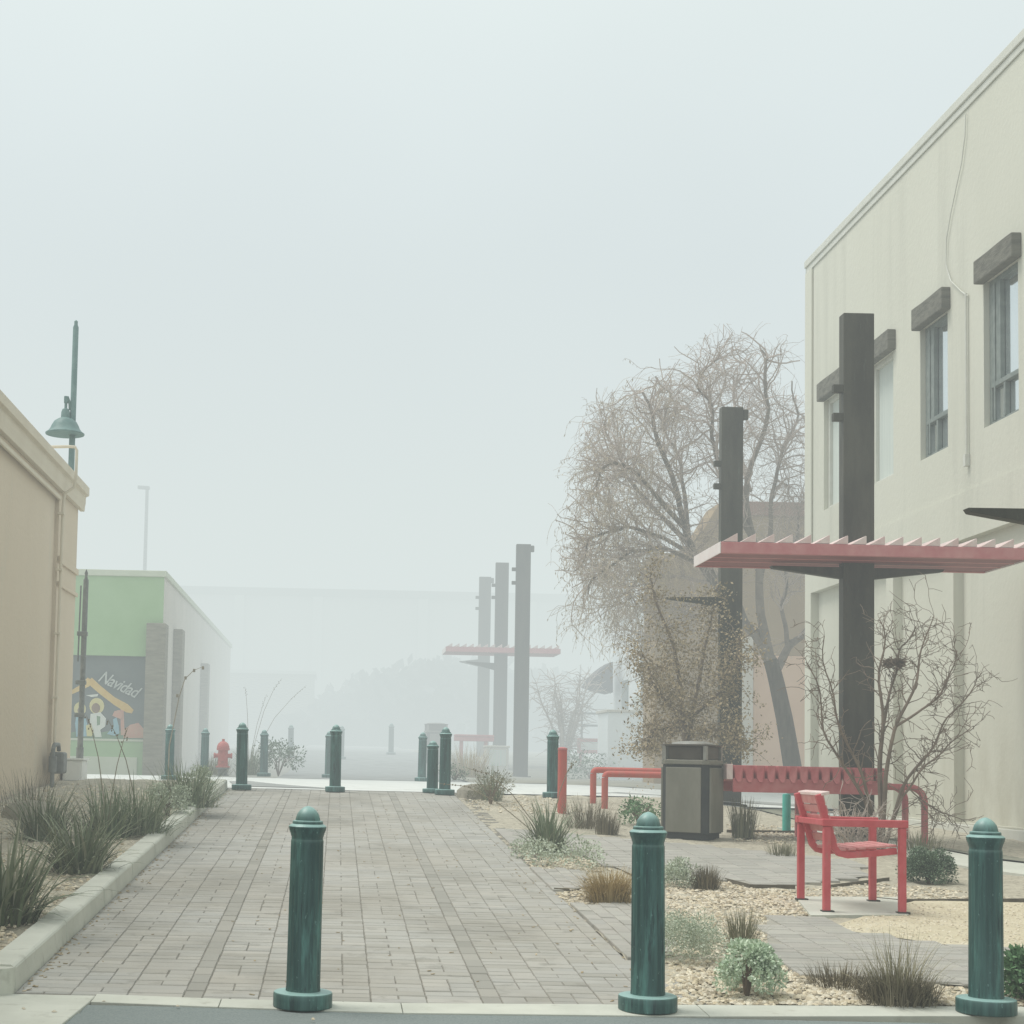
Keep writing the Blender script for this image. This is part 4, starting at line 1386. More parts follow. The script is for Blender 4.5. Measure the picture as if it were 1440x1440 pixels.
# concrete cabinet behind the columns
q, q2 = atY(684, 1048, 42.5), atY(715, 1088, 42.5)
ut = thing('utility_box', 'pale concrete utility box between the hazy columns', 'utility box', (q.x, 42.5, gz(q.x, 42.5)))
kid(MB().box(q.x, 42.5, gz(q.x, 42.5) - .1, q2.x, 43.2, q.z - .06), 'body', m_gside, ut, bevel=.02)
kid(MB().box(q.x - .03, 42.47, q.z - .059, q2.x + .03, 43.23, q.z), 'lid', m_gside, ut, bevel=.02)
kid(MB().box(q.x + .08, 42.485, q.z - .55, q2.x - .08, 42.499, q.z - .12), 'door', m_curtain, ut)

# ------------------------------------------------------------------ far blocks in the fog
q0, q1 = atY(150, 832, 80), atY(1010, 836, 80)
fb = thing('far_building', 'huge pale flat-roofed block barely visible in the fog at the end of the street', 'building', (0, 80, 2))
kid(MB().box(q0.x, 80, 1, q1.x, 98, q0.z), 'wall', m_far, fb)
kid(MB().box(q0.x - .2, 79.7, q0.z - .02, q1.x + .2, 79.99, q0.z + .36), 'cornice', m_fartrim, fb)
for px in (330, 440, 588, 740):
    q = atY(px, 850, 80)
    kid(MB().box(q.x, 79.75, 1, q.x + .5, 79.99, q0.z - .03), 'pilaster', m_far, fb)
q0, q1 = atY(322, 946, 71), atY(441, 946, 71)
lb = thing('low_far_building', 'low flat-roofed far building dim in the fog beside the pinkish wall', 'building', (q0.x, 71, 1.8))
kid(MB().box(q0.x - 2, 71, 1, q1.x, 76, q0.z), 'wall', m_pier, lb)
kid(MB().box(q0.x - 2, 70.9, q0.z + .001, q1.x + .1, 76, q0.z + .15), 'roof_edge', m_far, lb)
# ------------------------------------------------------------------ plants
def blades(mb, n, h, spread, width, droop, rs, c=(0, 0, 0), hmin=.5, base_r=.05, seg=4, upright=.0):
    for i in range(n):
        a = rs.uniform(0, 2 * math.pi)
        L = h * rs.uniform(hmin, 1.0)
        lean = abs(rs.gauss(0, .68)) * spread if upright == 0 else rs.uniform(0, 1) ** 1.2 * spread
        lean = min(lean, 1.5)
        r0 = base_r * math.sqrt(rs.random())
        d = Vector((math.cos(a), math.sin(a), 0))
        p = Vector(c) + Vector((math.cos(a) * r0, math.sin(a) * r0, 0)) + Vector((rs.uniform(-.3, .3) * base_r, rs.uniform(-.3, .3) * base_r, 0))
        side = Vector((-d.y, d.x, 0)) * math.cos(rs.uniform(-1, 1)) + Vector((0, 0, rs.uniform(-.3, .3)))
        side.normalize()
        th = lean * .55
        dth = (lean * .5 + droop * rs.uniform(.3, 1.2)) / seg
        wv = width * rs.uniform(.7, 1.25)
        n0 = len(mb.v)
        yaw = rs.uniform(-.18, .18)
        for k in range(seg + 1):
            t = k / seg
            ww = wv * (1 - t ** 1.6) * .5 + .0004
            mb.v.append(tuple(p - side * ww)); mb.v.append(tuple(p + side * ww))
            st = L / seg
            dd = Vector((math.cos(a + yaw * k), math.sin(a + yaw * k), 0))
            p = p + (dd * math.sin(th) + Vector((0, 0, 1)) * math.cos(th)) * st
            th += dth
            if p.z < c[2] + .01: p.z = c[2] + .01
        for k in range(seg):
            b_ = n0 + 2 * k
            mb.f.append((b_, b_ + 1, b_ + 3, b_ + 2))


def leaf(mb, p, size, rs, aspect=.5, up=.3, direction=None):
    d = direction if direction is not None else Vector((rs.gauss(0, 1), rs.gauss(0, 1), rs.gauss(0, 1) + up))
    if d.length < 1e-4: d = Vector((0, 0, 1))
    d = d.normalized()
    s = d.cross(Vector((rs.gauss(0, 1), rs.gauss(0, 1), rs.gauss(0, 1))))
    if s.length < 1e-4: s = d.orthogonal()
    s.normalize()
    L = size * rs.uniform(.6, 1.3)
    w2 = L * aspect * .5
    n = len(mb.v)
    mb.v += [tuple(p), tuple(p + d * L * .5 + s * w2), tuple(p + d * L), tuple(p + d * L * .5 - s * w2)]
    mb.f.append((n, n + 1, n + 2, n + 3))


def lumps_shrub(mb, R, H, n_l, n_leaf, lsize, rs, aspect=.5, lump=.32, flat=1.0, feather=0.0):
    for i in range(n_l):
        a = rs.uniform(0, 6.283); e = rs.uniform(.0, 1) ** .8
        rr = R * (1 - .25 * lump) * math.sqrt(max(0, 1 - (e * .92) ** 2)) * rs.uniform(.6, 1.0)
        c = Vector((math.cos(a) * rr, math.sin(a) * rr, H * (.16 + .70 * e)))
        lr = lump * R * rs.uniform(.6, 1.25)
        for k in range(n_leaf):
            d = Vector((rs.gauss(0, 1), rs.gauss(0, 1), rs.gauss(0, 1) + .25)).normalized()
            rad = lr * rs.uniform(.3, 1.0) ** .5
            p = c + Vector((d.x, d.y, d.z * flat)) * rad
            if p.z < .01: p.z = rs.uniform(.0, .03)
            leaf(mb, p, lsize, rs, aspect, direction=(d + Vector((rs.gauss(0, .5), rs.gauss(0, .5), rs.gauss(0, .5)))))


def stems(mb, n, R, H, r, rs):
    for i in range(n):
        a = rs.uniform(0, 6.283); rr = R * rs.uniform(.2, .8)
        p1 = Vector((math.cos(a) * rr * .3, math.sin(a) * rr * .3, H * .35)); p2 = Vector((math.cos(a) * rr, math.sin(a) * rr, H * rs.uniform(.5, .85)))
        mb.tube([(0, 0, -.02), p1, p2], [r, r * .7, r * .35], 5)


def plant_at(name, label, cat, px, py, mat, group=None, extra=0.0, rz=None):
    x, y = G(px, py) if not isinstance(px, tuple) else px
    z = gz(x, y) + (.10 if x < -1.7 and y < 23.2 else 0.0) + extra
    return thing(name, label, cat, (x, y, z), rs0.uniform(0, 6) if rz is None else rz, group)


rs0 = random.Random(11)


def yucca(px, py, label, n, h, mat, spread=.95, width=.02, stalks=(), name='yucca', droop=.55, br=.09, seed=0):
    rs = random.Random(seed + 77)
    t = plant_at(name, label, 'yucca', px, py, mat, 'spiky yucca clumps', rz=0)
    mb = MB(); blades(mb, n, h, spread, width, droop, rs, base_r=br, seg=5, hmin=.45)
    # dead thatch low in the clump
    blades(mb, n // 2, h * .5, spread * 1.3, width * .8, .9, rs, base_r=br * 1.3, seg=4, hmin=.5)
    mb.build('foliage', mat, t)
    for (dx, dy, hh, bend) in stalks:
        L = [Vector((0, 0, .05)), Vector((dx * .25, dy * .25, hh * .4)), Vector((dx * .6, dy * .6, hh * .75)), Vector((dx, dy, hh)), Vector((dx * 1.35, dy * 1.35, hh + bend))]
        s = MB().tube(L, [.006, .005, .0045, .0035, .002], 5)
        so_ = s.build('flower_stalk', m_stalk, t)
        pm = MB()
        for k in range(7):
            q = L[3].lerp(L[4], k / 7) + Vector((rs.uniform(-.03, .03), rs.uniform(-.03, .03), 0))
            pm.obox(q, (.006, 0, 0), (0, .006, 0), (.002, 0, .009))
        pm.build('seed_pod', m_stalk, so_, bevel=.004)
    return t


def tuft(px, py, label, n, h, mat, spread=.6, width=.006, droop=.25, br=.06, name='grass_clump', cat='grass clump', seed=0, hmin=.5, extra=0.0):
    rs = random.Random(seed + 300)
    t = plant_at(name, label, cat, px, py, mat, rz=0, extra=extra)
    mb = MB(); blades(mb, n, h, spread, width, droop, rs, base_r=br, seg=4, hmin=hmin)
    mb.build('blades', mat, t)
    return t


def shrub(px, py, label, R, H, mat, n_l=22, n_leaf=60, ls=.035, aspect=.5, lump=.34, name='shrub', cat='shrub', seed=0, stem=True, flat=1.0, extra=0.0):
    rs = random.Random(seed + 900)
    t = plant_at(name, label, cat, px, py, mat, extra=extra)
    mb = MB(); lumps_shrub(mb, R, H, n_l, n_leaf, ls, rs, aspect, lump, flat)
    mb.build('foliage', mat, t)
    if stem:
        s = MB(); stems(s, 9, R, H, .012, rs); s.build('stem', m_twig2, t)
    return t


# left planter, front to back
def PL(px, py):
    "point on the raised planter soil"
    d = ray(px, py)
    t = (HE + .39 - .11) / (.05 * d.y - d.z)
    return (d.x * t, d.y * t)


yucca(PL(4, 1296), 0, 'biggest dark yucca at the front end of the raised planter', 190, .74, m_yucca, 1.4, .025, seed=1, br=.16)
yucca(PL(112, 1226), 0, 'dark spiky yucca second along the planter, leaves arching over the kerb', 190, .66, m_yucca, 1.4, .023, (), seed=2, br=.16)
yucca(PL(196, 1172), 0, 'olive yucca third along the planter beside the first silver shrub', 300, .64, m_yucca2, 1.3, .014, ((-.25, .0, .95, .15),), seed=3, br=.22)
yucca(PL(150, 1176), 0, 'olive-grey yucca nearer the tan wall, merged with its neighbours', 260, .62, m_yucca2, 1.25, .014, ((-.2, .2, 1.0, .15), (.1, .2, .9, .15)), seed=4, br=.2)
yucca(PL(262, 1134), 0, 'green tufted yucca at the far end of the planter under the faded bollard', 360, .66, m_yucca2, 1.25, .013, (), seed=5, br=.26)
yucca(PL(60, 1180), 0, 'grey thin-leaved yucca against the tan wall behind the front ones', 240, .62, m_yucca, 1.0, .013, seed=6, br=.2)
shrub(PL(236, 1146), 0, 'pale silver shrub between olive yuccas near the planter kerb', .26, .36, m_silver, 26, 110, .03, seed=1)
shrub(PL(277, 1122), 0, 'small pale silver shrub on the kerb side of the far yucca in the planter', .24, .40, m_silver, 24, 100, .03, seed=2)
tuft((-3.3, 13.6), 0, 'dry thin grass against the tan wall behind the yuccas', 150, .6, m_bgrass, .7, .006, .3, .3, seed=3, extra=.0)
tuft((-3.35, 17.2), 0, 'sparse dry grass in front of the gas meter', 130, .55, m_bgrass, .7, .006, .3, .3, seed=4)
bxy = PL(44, 1150)
rk = MB().lathe([(.30, -.1), (.29, .05), (.25, .12), (.16, .17), (.06, .19), (.01, .195)], 14, mod=lambda i, z: 1 + .12 * math.sin(i * 1.9 + z * 7)).build('boulder', m_rock, smooth=True, loc=(bxy[0], bxy[1], gz(*bxy) + .1))
tag(rk, 'rounded grey-brown boulder at the foot of the tan wall', 'boulder')
p = atY(250, 1040, 27)
st = thing('seed_stalk', 'tall dry arching seed stalk beside the stone pier', 'dry stalk', (p.x, 26.6, gz(p.x, 26.6)))
pts = [atY(px, py, 26.6) for px, py in ((238, 1050), (246, 1010), (252, 980), (260, 955), (272, 943), (284, 938))]
kid(MB().tube([(pts[0].x, 26.6, gz(p.x, 26.6))] + pts, [.012, .011, .01, .009, .008, .006, .003], 5), 'stem', m_stalk, st)
mb = MB()
for q in pts[2:]:
    mb.obox(q + Vector((rnd.uniform(-.04, .04), 0, rnd.uniform(-.03, .03))), (.02, 0, 0), (0, .02, 0), (0, 0, .028))
kid(mb, 'seed_pod', m_stalk, st, bevel=.006)

# crossing, left
shrub((atY(392, 1060, 35).x, 35), 0, 'misty rounded shrub across the street behind two hazy bollards', .62, .80, m_dgreen, 26, 50, .06, seed=7)
yucca((atY(350, 1080, 34.5).x, 34.5), 0, 'misty yucca with tall seed stalks beside the red hydrant', 160, .8, m_yucca2, .9, .02, ((-.1, 0, 1.75, .2), (.5, .1, 1.9, .25), (.9, 0, 1.7, .3), (.25, .2, 1.5, .3)), seed=8, br=.2)
tuft((atY(300, 1075, 34).x, 34), 0, 'misty dark grass behind the hydrant', 200, .55, m_olive, .8, .012, .3, .35, seed=9)

# right-hand beds, far to near
shrub(690, 1131, 'grey-green twiggy bush next to a rock at the far bed', .30, .44, m_olive, 18, 60, .04, .25, .4, seed=10)
tuft(692, 1126, 'spiky grass growing through the grey-green bush', 160, .55, m_yucca2, .9, .010, .25, .12, seed=11)
x, y = G(668, 1122)
rk = MB().lathe([(.28, -.05), (.28, .10), (.22, .17), (.10, .20), (.01, .205)], 12, mod=lambda i, z: 1 + .14 * math.sin(i * 2.3 + z * 9)).build('boulder', m_rock, smooth=True, loc=(x + .05, y, gz(x, y)))
tag(rk, 'flat brown boulder beside the grey-green bush at the cross street', 'boulder')
yucca(770, 1200, 'dark green spiky yucca with curved stalks beside the orange-red post', 210, .60, m_yucca2, 1.0, .018, ((-.75, .5, .62, .02), (-.55, .35, .75, .05), (.2, .1, .8, .1)), seed=12, br=.12)
shrub(800, 1218, 'low silver groundcover at the foot of the spiky yucca', .36, .20, m_silver, 22, 60, .028, .6, .3, seed=13, stem=False)
shrub(748, 1206, 'little silver groundcover tuft on the paver side of the spiky yucca', .22, .14, m_silver, 12, 50, .026, .6, .35, seed=14, stem=False)
tuft(826, 1165, 'sparse tan grass in front of the hoop rails', 260, .42, m_bgrass, .8, .006, .3, .25, seed=15)
tuft(853, 1174, 'rounded brown grass clump in front of the hoop rails', 320, .28, m_bgrass, .55, .006, .15, .12, seed=16)
shrub(900, 1160, 'small bright green bush beside the litter bin', .26, .30, m_lgreen, 16, 55, .04, seed=17)
tuft(857, 1268, 'straw-coloured dry grass mound by the paver edge', 1100, .30, m_straw, 1.1, .005, .75, .15, seed=18, hmin=.4)
shrub(955, 1246, 'pale mint shrub half hidden by the near bollard', .20, .20, m_silver, 26, 110, .02, seed=19, stem=False)
tuft(992, 1250, 'dense brown broom-like tuft on the gravel', 480, .21, m_bgrass, .9, .006, .12, .09, seed=20)
shrub(966, 1352, 'wide feathery silver-green shrub beside the near bollard', .25, .25, m_silver, 40, 200, .017, .35, .36, seed=21, stem=False)
tuft(1042, 1335, 'loose green grass tuft behind the mint shrub', 200, .30, m_olive, .75, .005, .35, .08, seed=22)
shrub(1050, 1400, 'bright mint shrub with lumpy heads on a dark stem near the kerb strip', .20, .28, m_mint, 26, 190, .019, .75, .30, seed=23)
tuft(1265, 1408, 'feathery olive grass clump at the kerb strip', 260, .42, m_straw2, .95, .0045, .45, .13, seed=24, hmin=.3)
tuft(1262, 1409, 'dark dense tuft low inside the feathery olive grass', 900, .19, m_bgrass, 1.25, .006, .3, .17, seed=25)
tuft(1180, 1386, 'dry twiggy brown patch lying on the gravel', 320, .15, m_bgrass, 1.5, .005, .6, .16, seed=26)
shrub(1455, 1408, 'leafy green shrub at the kerb strip past the blue-green bollard', .17, .27, m_lgreen, 30, 120, .035, .6, .36, seed=27)
shrub(1306, 1241, 'dark green rounded shrub with pale tips behind the armchair', .22, .27, m_dgreen, 46, 220, .020, .5, .34, seed=28)
tuft(1045, 1178, 'upright grey-green grass tuft beside the litter bin', 330, .48, m_olive, .35, .007, .15, .12, seed=29)
tuft(1100, 1205, 'small olive grass by the turquoise pipe', 150, .2, m_olive, .8, .006, .3, .12, seed=30)
tuft(1290, 1196, 'low grey-green grass along the red tube leg', 200, .25, m_olive, .9, .007, .4, .25, seed=31)
tuft((atY(660, 1085, 38).x, 38), 0, 'hazy yellowish grass below the far columns', 320, .95, m_straw, .75, .012, .4, .4, seed=32)
tuft((atY(640, 1085, 40).x, 40), 0, 'hazy green grass clump between the short bollard and far columns', 260, .7, m_olive, .8, .012, .4, .4, seed=33)
shrub((atY(640, 1108, 33).x, 33.2), 0, 'hazy low green bush behind the tall bollard', .35, .3, m_dgreen, 14, 40, .05, seed=34)
shrub((atY(830, 1090, 39).x, 39), 0, 'hazy low mound of groundcover by the far railing', .9, .55, m_dgreen, 22, 45, .07, seed=35)


# ------------------------------------------------------------------ branching
def wig(p, d, L, seg, rs, wob, grav, up=0.0):
    pts = [Vector(p)]
    d = Vector(d).normalized()
    for i in range(seg):
        d = d + Vector((rs.gauss(0, wob), rs.gauss(0, wob), rs.gauss(0, wob) - grav * (i / seg) + up))
        d.normalize()
        pts.append(pts[-1] + d * (L / seg))
    return pts


def path_resample(P, n):
    out_ = []
    for i in range(n + 1):
        t = i / n * (len(P) - 1)
        k = min(int(t), len(P) - 2)
        out_.append(P[k].lerp(P[k + 1], t - k))
    return out_


def curly(P, amp, rs, n=18):
    Q = path_resample(P, n)
    ph = rs.uniform(0, 6); ph2 = rs.uniform(0, 6)
    return [q + Vector((math.sin(ph + i * .9), math.cos(ph2 + i * .8), .4 * math.sin(ph + i * 1.3))) * amp * (i / n) for i, q in enumerate(Q)]


YT = 31.0
rs = random.Random(4)
willow = thing('willow_tree', 'large bare curly willow with drooping twigs behind the shade columns', 'tree', (atY(1114, 1090, YT).x, YT, gz(8.5, YT)))


def W(px, py, dy=0.0):
    return atY(px, py, YT + dy)


trunk = MB()
trunk.tube(path_resample([W(1122, 1130), W(1114, 1075), W(1103, 1010), W(1090, 950), W(1083, 928)], 10), [lerp(.19, .135, i / 10) for i in range(11)], 12)
limbs = [
    ([W(1086, 935), W(1066, 893), W(1045, 876, .1), W(1010, 832, .2), W(978, 777, .2), W(955, 730, .1), W(945, 655, -.2), W(918, 600, -.3), W(900, 548, -.4)], .17, .03),
    ([W(1050, 880, .1), W(1030, 830, -.2), W(1000, 800, -.3), W(940, 775, -.5), W(890, 772, -.8), W(850, 800, -1.0), W(825, 835, -1.1)], .09, .02),
    ([W(978, 777, .2), W(940, 735, .5), W(895, 690, .8), W(868, 640, .9), W(850, 590, 1.0)], .085, .02),
    ([W(960, 740, .1), W(925, 700, -.5), W(890, 660, -.9), W(860, 650, -1.2), W(825, 690, -1.4)], .07, .015),
    ([W(970, 765, .2), W(962, 700, .6), W(960, 660, .9), W(938, 615, 1.1), W(938, 560, 1.2), W(930, 530, 1.2)], .07, .018),
    ([W(985, 785, .2), W(930, 755, -.2), W(880, 740, -.5), W(835, 755, -.7), W(808, 800, -.8)], .07, .015),
    ([W(1000, 820, .2), W(950, 810, .6), W(900, 815, .9), W(870, 850, 1.1)], .06, .015),
    ([W(1083, 930), W(1070, 862, -.2), W(1066, 800, -.3), W(1052, 720, -.4), W(1050, 660, -.4), W(1085, 580, -.5), W(1075, 510, -.5), W(1070, 488, -.5)], .13, .025),
    ([W(1060, 760, -.3), W(1025, 700, -.8), W(1005, 640, -1.0), W(1003, 590, -1.1), W(985, 545, -1.2), W(1000, 505, -1.2)], .08, .018),
    ([W(1068, 820, -.3), W(1084, 740, .3), W(1090, 660, .6), W(1118, 600, .8), W(1118, 540, .9)], .08, .018),
    ([W(1055, 690, -.4), W(1035, 630, .5), W(1030, 570, .8), W(1045, 520, .9), W(1035, 490, .9)], .06, .015),
    ([W(1090, 945), W(1108, 912, .2), W(1128, 893, .4), W(1160, 840, .8), W(1165, 740, 1.0), W(1145, 640, 1.1), W(1125, 580, 1.1)], .12, .02),
    ([W(1108, 912, .2), W(1100, 850, .6), W(1110, 780, .9), W(1135, 700, 1.0)], .07, .02),
    ([W(1000, 815, .2), W(985, 850, .5), W(955, 870, .8), W(925, 900, 1.0)], .05, .012),
]
crown = MB(); droop_mb = MB(); limb_mb = MB()
tw = []
OUT = [atY(px, py, YT) for px, py in ((800, 720), (812, 640), (838, 565), (890, 528), (950, 520), (992, 488), (1050, 472), (1100, 486), (1140, 540), (1210, 600), (1210, 1000), (880, 960), (806, 880))]
OUT = [(p.x, p.z) for p in OUT]


def trim(S):
    "keep a twig inside the crown's outline"
    k = 0
    ox, oz = abs(rs.gauss(0, .30)), rs.gauss(.14, .22)
    while k < len(S) and inside(S[k].x + ox, S[k].z + oz, OUT):
        k += 1
    return S[:max(k, 0)]


for P, r0, r1 in limbs:
    Q = curly(P, .10, rs, 22)
    rad = [lerp(r0, r1, (i / 22) ** .8) for i in range(23)]
    (limb_mb if r0 > .065 else crown).tube(Q, [v * .8 for v in rad], 8)
    for i in range(6, 23):
        f = i / 22
        for k in range(2 if f < .5 else 3):
            d = (Q[i] - Q[i - 1]).normalized() + Vector((rs.gauss(0, .8), rs.gauss(0, .8), rs.gauss(.15, .6)))
            L = rs.uniform(.7, 1.6)
            S = wig(Q[i], d, L, 9, rs, .27, .05, .05)
            S = trim(S)
            if len(S) < 3: continue
            b0 = min(rad[i] * .6, .020)
            crown.tube(S, [lerp(b0, .006, j / 9) for j in range(len(S))], 4, cap=False)
            tw.append(S)
for S in tw:
    for j in range(2, len(S)):
        for k in range(rs.choice((1, 2, 2))):
            d = (S[j] - S[j - 1]).normalized() + Vector((rs.gauss(0, .9), rs.gauss(0, .9), rs.gauss(0, .8)))
            left = S[j].x < W(960, 700).x
            low = S[j].z < W(900, 700).z
            g_ = .6 if left and low else (.38 if left else .18)
            L = rs.uniform(.35, .8) * (1.25 if left else 1)
            t_ = trim(wig(S[j], d, L, 6, rs, .24, g_))
            if len(t_) < 3: continue
            tgt = droop_mb if (left and rs.random() < (.6 if low else .35)) else crown
            tgt.tube(t_, [.0046, .0043, .004, .0036, .0033, .003, .0027][:len(t_)], 3, cap=False)
            if left and rs.random() < (.6 if low else .3):
                for jj in range(2, len(t_)):
                    leaf(droop_mb, t_[jj], .07, rs, .28, direction=Vector((rs.gauss(0, .35), rs.gauss(0, .35), -1)))
kid(trunk, 'trunk', m_bark, willow, smooth=True)
kid(limb_mb, 'limb', m_limb, willow, smooth=True)
kid(crown, 'crown', m_twig, willow)
kid(droop_mb, 'drooping_twigs', m_weep, willow)

# small tree still holding brown leaves
YK = 24.3
tree2 = thing('brown_leaf_tree', 'small tree holding dry brown leaves behind the litter bin', 'tree', (atY(962, 1080, YK).x, YK, gz(5.5, YK)))
rs = random.Random(9)


def K(px, py, dy=0.0):
    return atY(px, py, YK + dy)


base = K(968, 1085)
tk = MB(); cr = MB()
lim2 = [([base, K(962, 1020), K(955, 960), K(945, 900), K(925, 850), K(912, 810)], .05), ([base, K(972, 1010, .2), K(985, 940, .4), K(1000, 880, .6), K(1005, 830, .7)], .045),
        ([K(962, 1020), K(935, 985, -.3), K(915, 955, -.4), K(905, 925, -.4)], .03), ([K(972, 1010, .2), K(1010, 975, -.2), K(1035, 940, -.3), K(1040, 900, -.3)], .03),
        ([K(962, 1030), K(940, 1020, .3), K(918, 1030, .4), K(905, 1050, .4)], .022), ([K(966, 1040), K(1000, 1025, -.3), K(1030, 1030, -.4), K(1045, 1050, -.4)], .022)]
for P, r0 in lim2:
    Q = curly(P, .04, rs, 12)
    tk.tube(Q, [lerp(r0, .008, i / 12) for i in range(13)], 6)
    for i in range(3, 13):
        for k in range(5):
            d = Vector((rs.gauss(0, 1), rs.gauss(0, 1), rs.gauss(.1, .7)))
            S = wig(Q[i], d, rs.uniform(.25, .65), 5, rs, .25, .1)
            tk.tube(S, [.007, .006, .005, .004, .003, .002], 3, cap=False)
            dens = .35 if rs.random() < .45 else 1.0
            for j in range(1, 6):
                for m in range(11):
                    if rs.random() < dens:
                        leaf(cr, S[j] + Vector((rs.gauss(0, .075), rs.gauss(0, .075), rs.gauss(0, .075))), .055, rs, .5, -.5)
for q in range(330):
    # inner mass
    c = K(max(895, min(1045, rs.gauss(966, 36))), max(835, rs.gauss(955, 70)), rs.gauss(0, .4))
    if c.z < gz(5.5, YK) + .1: continue
    for m in range(9):
        leaf(cr, c + Vector((rs.gauss(0, .07), rs.gauss(0, .07), rs.gauss(0, .07))), .045, rs, .5, -.3)
kid(tk, 'trunk', m_twig2, tree2)
kid(cr, 'crown', m_lbrown, tree2)

# bare multi-stem shrub at the column
YC = 16.5
rs = random.Random(21)


def S_(px, py, dy=0.0):
    return atY(px, py, YC + dy)


x0 = S_(1240, 1160).x
bare = thing('bare_shrub', 'bare brown multi-stemmed shrub in front of the canopy column', 'shrub', (x0, YC, gz(x0, YC)))
b0 = Vector((x0, YC, gz(x0, YC) - .02))
lim3 = [([b0, S_(1238, 1090), S_(1240, 1030), S_(1238, 970), S_(1243, 915), S_(1235, 872)], .040),
        ([b0, S_(1245, 1085, -.1), S_(1262, 1020, -.2), S_(1285, 960, -.2), S_(1300, 915, -.2), S_(1308, 868, -.2)], .034),
        ([b0 + Vector((.02, 0, 0)), S_(1270, 1105, .1), S_(1300, 1065, .1), S_(1325, 1025, .2), S_(1350, 990, .2), S_(1372, 955, .2)], .026),
        ([b0 + Vector((.03, 0, 0)), S_(1268, 1120, -.2), S_(1300, 1080, -.3), S_(1330, 1050, -.3), S_(1365, 1025, -.3)], .02),
        ([b0, S_(1215, 1120, -.3), S_(1180, 1070, -.4), S_(1162, 1035, -.4), S_(1150, 975, -.4), S_(1138, 930, -.4)], .026),
        ([b0, S_(1212, 1090, -.4), S_(1190, 1040, -.5), S_(1172, 1000, -.5), S_(1165, 950, -.5), S_(1158, 895, -.5)], .022),
        ([S_(1240, 1030), S_(1255, 960, .2), S_(1268, 910, .2), S_(1290, 880, .2)], .022),
        ([S_(1262, 1020, -.2), S_(1310, 990, -.3), S_(1335, 955, -.3), S_(1345, 915, -.3)], .018),
        ([S_(1275, 1105, .1), S_(1295, 1125, 0), S_(1320, 1140, -.1), S_(1338, 1150, -.1)], .010)]
st_ = MB(); tg = MB()
for P, r0 in lim3:
    Q = curly(P, .035, rs, 16)
    rad = [lerp(r0 * .85, .005, (i / 16) ** .8) for i in range(17)]
    st_.tube(Q, rad, 7)
    for i in range(4, 17):
        for k in range(rs.choice((2, 2, 3))):
            d = (Q[i] - Q[i - 1]).normalized() * .9 + Vector((rs.gauss(0, .75), rs.gauss(0, .6), rs.gauss(.1, .6)))
            S = wig(Q[i], d, rs.uniform(.16, .48), 6, rs, .28, .0, .03)
            tg.tube(S, [lerp(min(rad[i] * .5, .007), .003, j / 6) for j in range(7)], 4, cap=False)
            for j in range(2, 7):
                for m in range(rs.choice((0, 1, 1))):
                    d2 = (S[j] - S[j - 1]).normalized() * .5 + Vector((rs.gauss(0, .8), rs.gauss(0, .6), rs.gauss(.1, .7)))
                    V = wig(S[j], d2, rs.uniform(.06, .17), 3, rs, .25, 0)
                    tg.tube(V, [.0034, .003, .0027, .0024], 3, cap=False)
st_o = kid(st_, 'stem', m_twig2, bare, smooth=True)
kid(tg, 'twigs', m_twig2, bare)
nest = S_(1257, 932, .1)
nm = MB()
for i in range(160):
    a = rs.uniform(0, 6.28); e = rs.gauss(0, .4)
    c = nest + Vector((math.cos(a) * .07, math.sin(a) * .07, e * .05))
    d = Vector((-math.sin(a) + rs.gauss(0, .4), math.cos(a) + rs.gauss(0, .4), rs.gauss(0, .35))).normalized() * .08
    nm.tube([c - d, c, c + d], .004, 3)
o = nm.build('bird_nest', m_twig2); tag(o, 'small dark bird nest of twigs lodged in the bare shrub', 'nest')
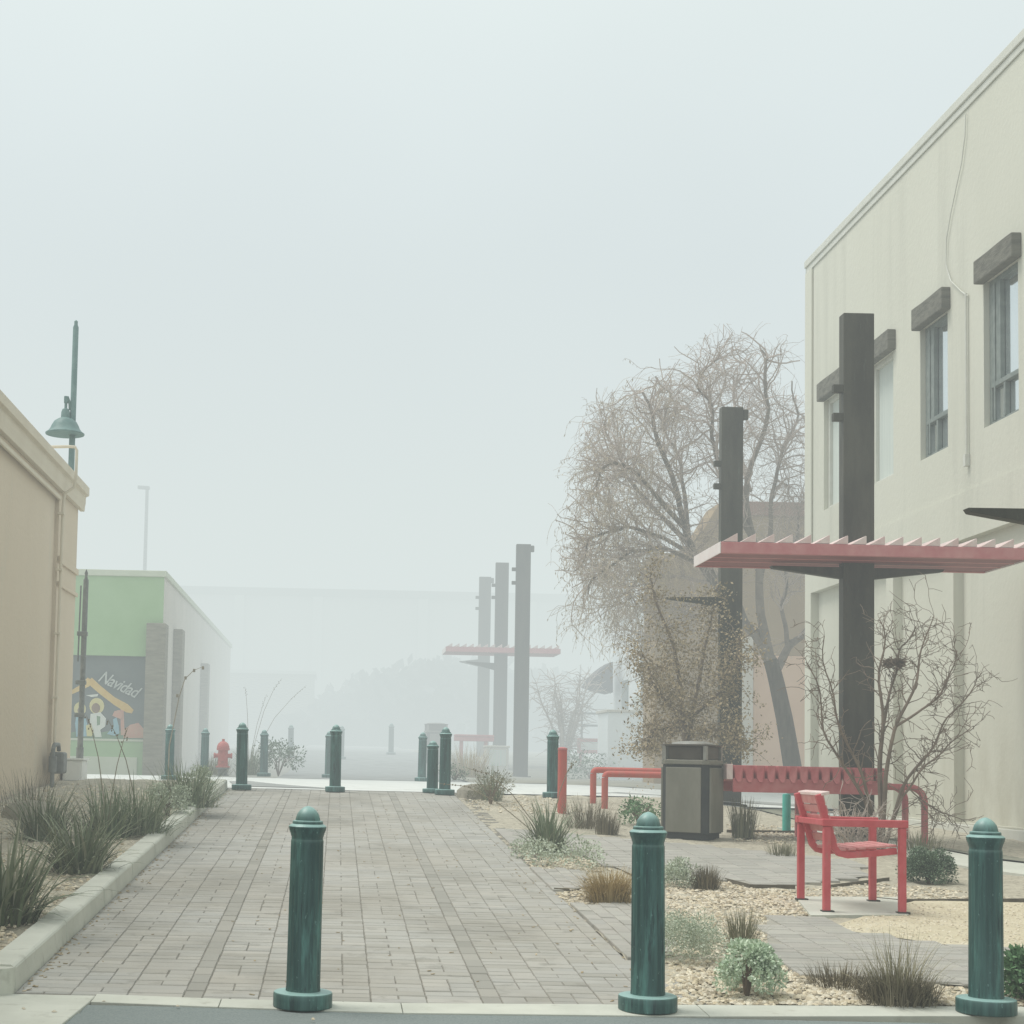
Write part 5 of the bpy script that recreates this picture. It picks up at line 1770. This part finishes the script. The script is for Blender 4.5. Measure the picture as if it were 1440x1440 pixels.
# dry low twigs trailing over the table
rs = random.Random(31)
tx = S_(1215, 1150, -.5)
low = thing('dry_twig_shrub', 'low tangle of pale dry twigs in front of the red slatted table', 'shrub', (tx.x, YC - .5, gz(tx.x, YC - .5)))
mb = MB()
for i in range(70):
    d = Vector((rs.gauss(0, .6), rs.gauss(0, .4), 1))
    S = wig((tx.x + rs.uniform(-.25, .2), YC - .5, gz(tx.x, YC - .5)), d, rs.uniform(.4, .8), 6, rs, .2, .25)
    mb.tube(S, [.006, .006, .005, .005, .004, .003, .002], 3, cap=False)
    for j in (3, 4, 5):
        V = wig(S[j], Vector((rs.gauss(0, 1), rs.gauss(0, 1), rs.gauss(.2, .7))), .16, 3, rs, .25, .1)
        mb.tube(V, [.004, .003, .003, .002], 3, cap=False)
kid(mb, 'twigs', m_twig, low)

# hazy bare shrub tree by the far columns
rs = random.Random(41)
YH = 42.5
hb = atY(795, 1085, YH)
hz = thing('hazy_bare_tree', 'small bare tree blurred by fog behind the far columns', 'tree', (hb.x, YH, gz(hb.x, YH)))
mb = MB(); tk = MB()
for i in range(11):
    top = atY(rs.uniform(745, 840), rs.uniform(945, 985), YH + rs.gauss(0, .4))
    b_ = Vector((hb.x + rs.uniform(-.1, .1), YH, gz(hb.x, YH)))
    mid = b_.lerp(top, .45) + Vector((0, 0, .35))
    Q = curly([b_, mid, top], .08, rs, 9)
    tk.tube(Q, [lerp(.045, .01, k / 9) for k in range(10)], 5)
    for j in range(2, 10):
        for k in range(5):
            S = wig(Q[j], Vector((rs.gauss(0, 1), rs.gauss(0, 1), rs.gauss(.3, .7))), rs.uniform(.3, .8), 5, rs, .22, .1)
            mb.tube(S, [.011, .01, .009, .008, .007, .006], 3, cap=False)
kid(tk, 'trunk', m_twig, hz)
kid(mb, 'crown', m_twig, hz)

# woods far down the street, one mass in the fog
rs = random.Random(51)
mb = MB()
for (px, py, R_) in ((455, 1010, 3.2), (500, 985, 3.2), (540, 968, 3.5), (585, 955, 3.8), (630, 950, 4.0), (680, 955, 4.0), (730, 962, 4.0), (780, 970, 3.8), (560, 1010, 3.5), (640, 1010, 4), (720, 1015, 4), (500, 1025, 3), (825, 985, 3.4)):
    c = atY(px, py + 26, 71 + rs.uniform(-1, 2))
    for k in range(900):
        d = Vector((rs.gauss(0, 1), rs.gauss(0, 1), rs.gauss(0, 1))).normalized() * (R_ * .8 * rs.uniform(.25, 1) ** .4)
        p = c + Vector((d.x, d.y, d.z * .5))
        if p.z > 1.6: leaf(mb, p, .5, rs, .8)
o = mb.build('far_woods', m_woods); tag(o, 'dim mass of trees far down the street, almost lost in fog', 'woods', kind='stuff')
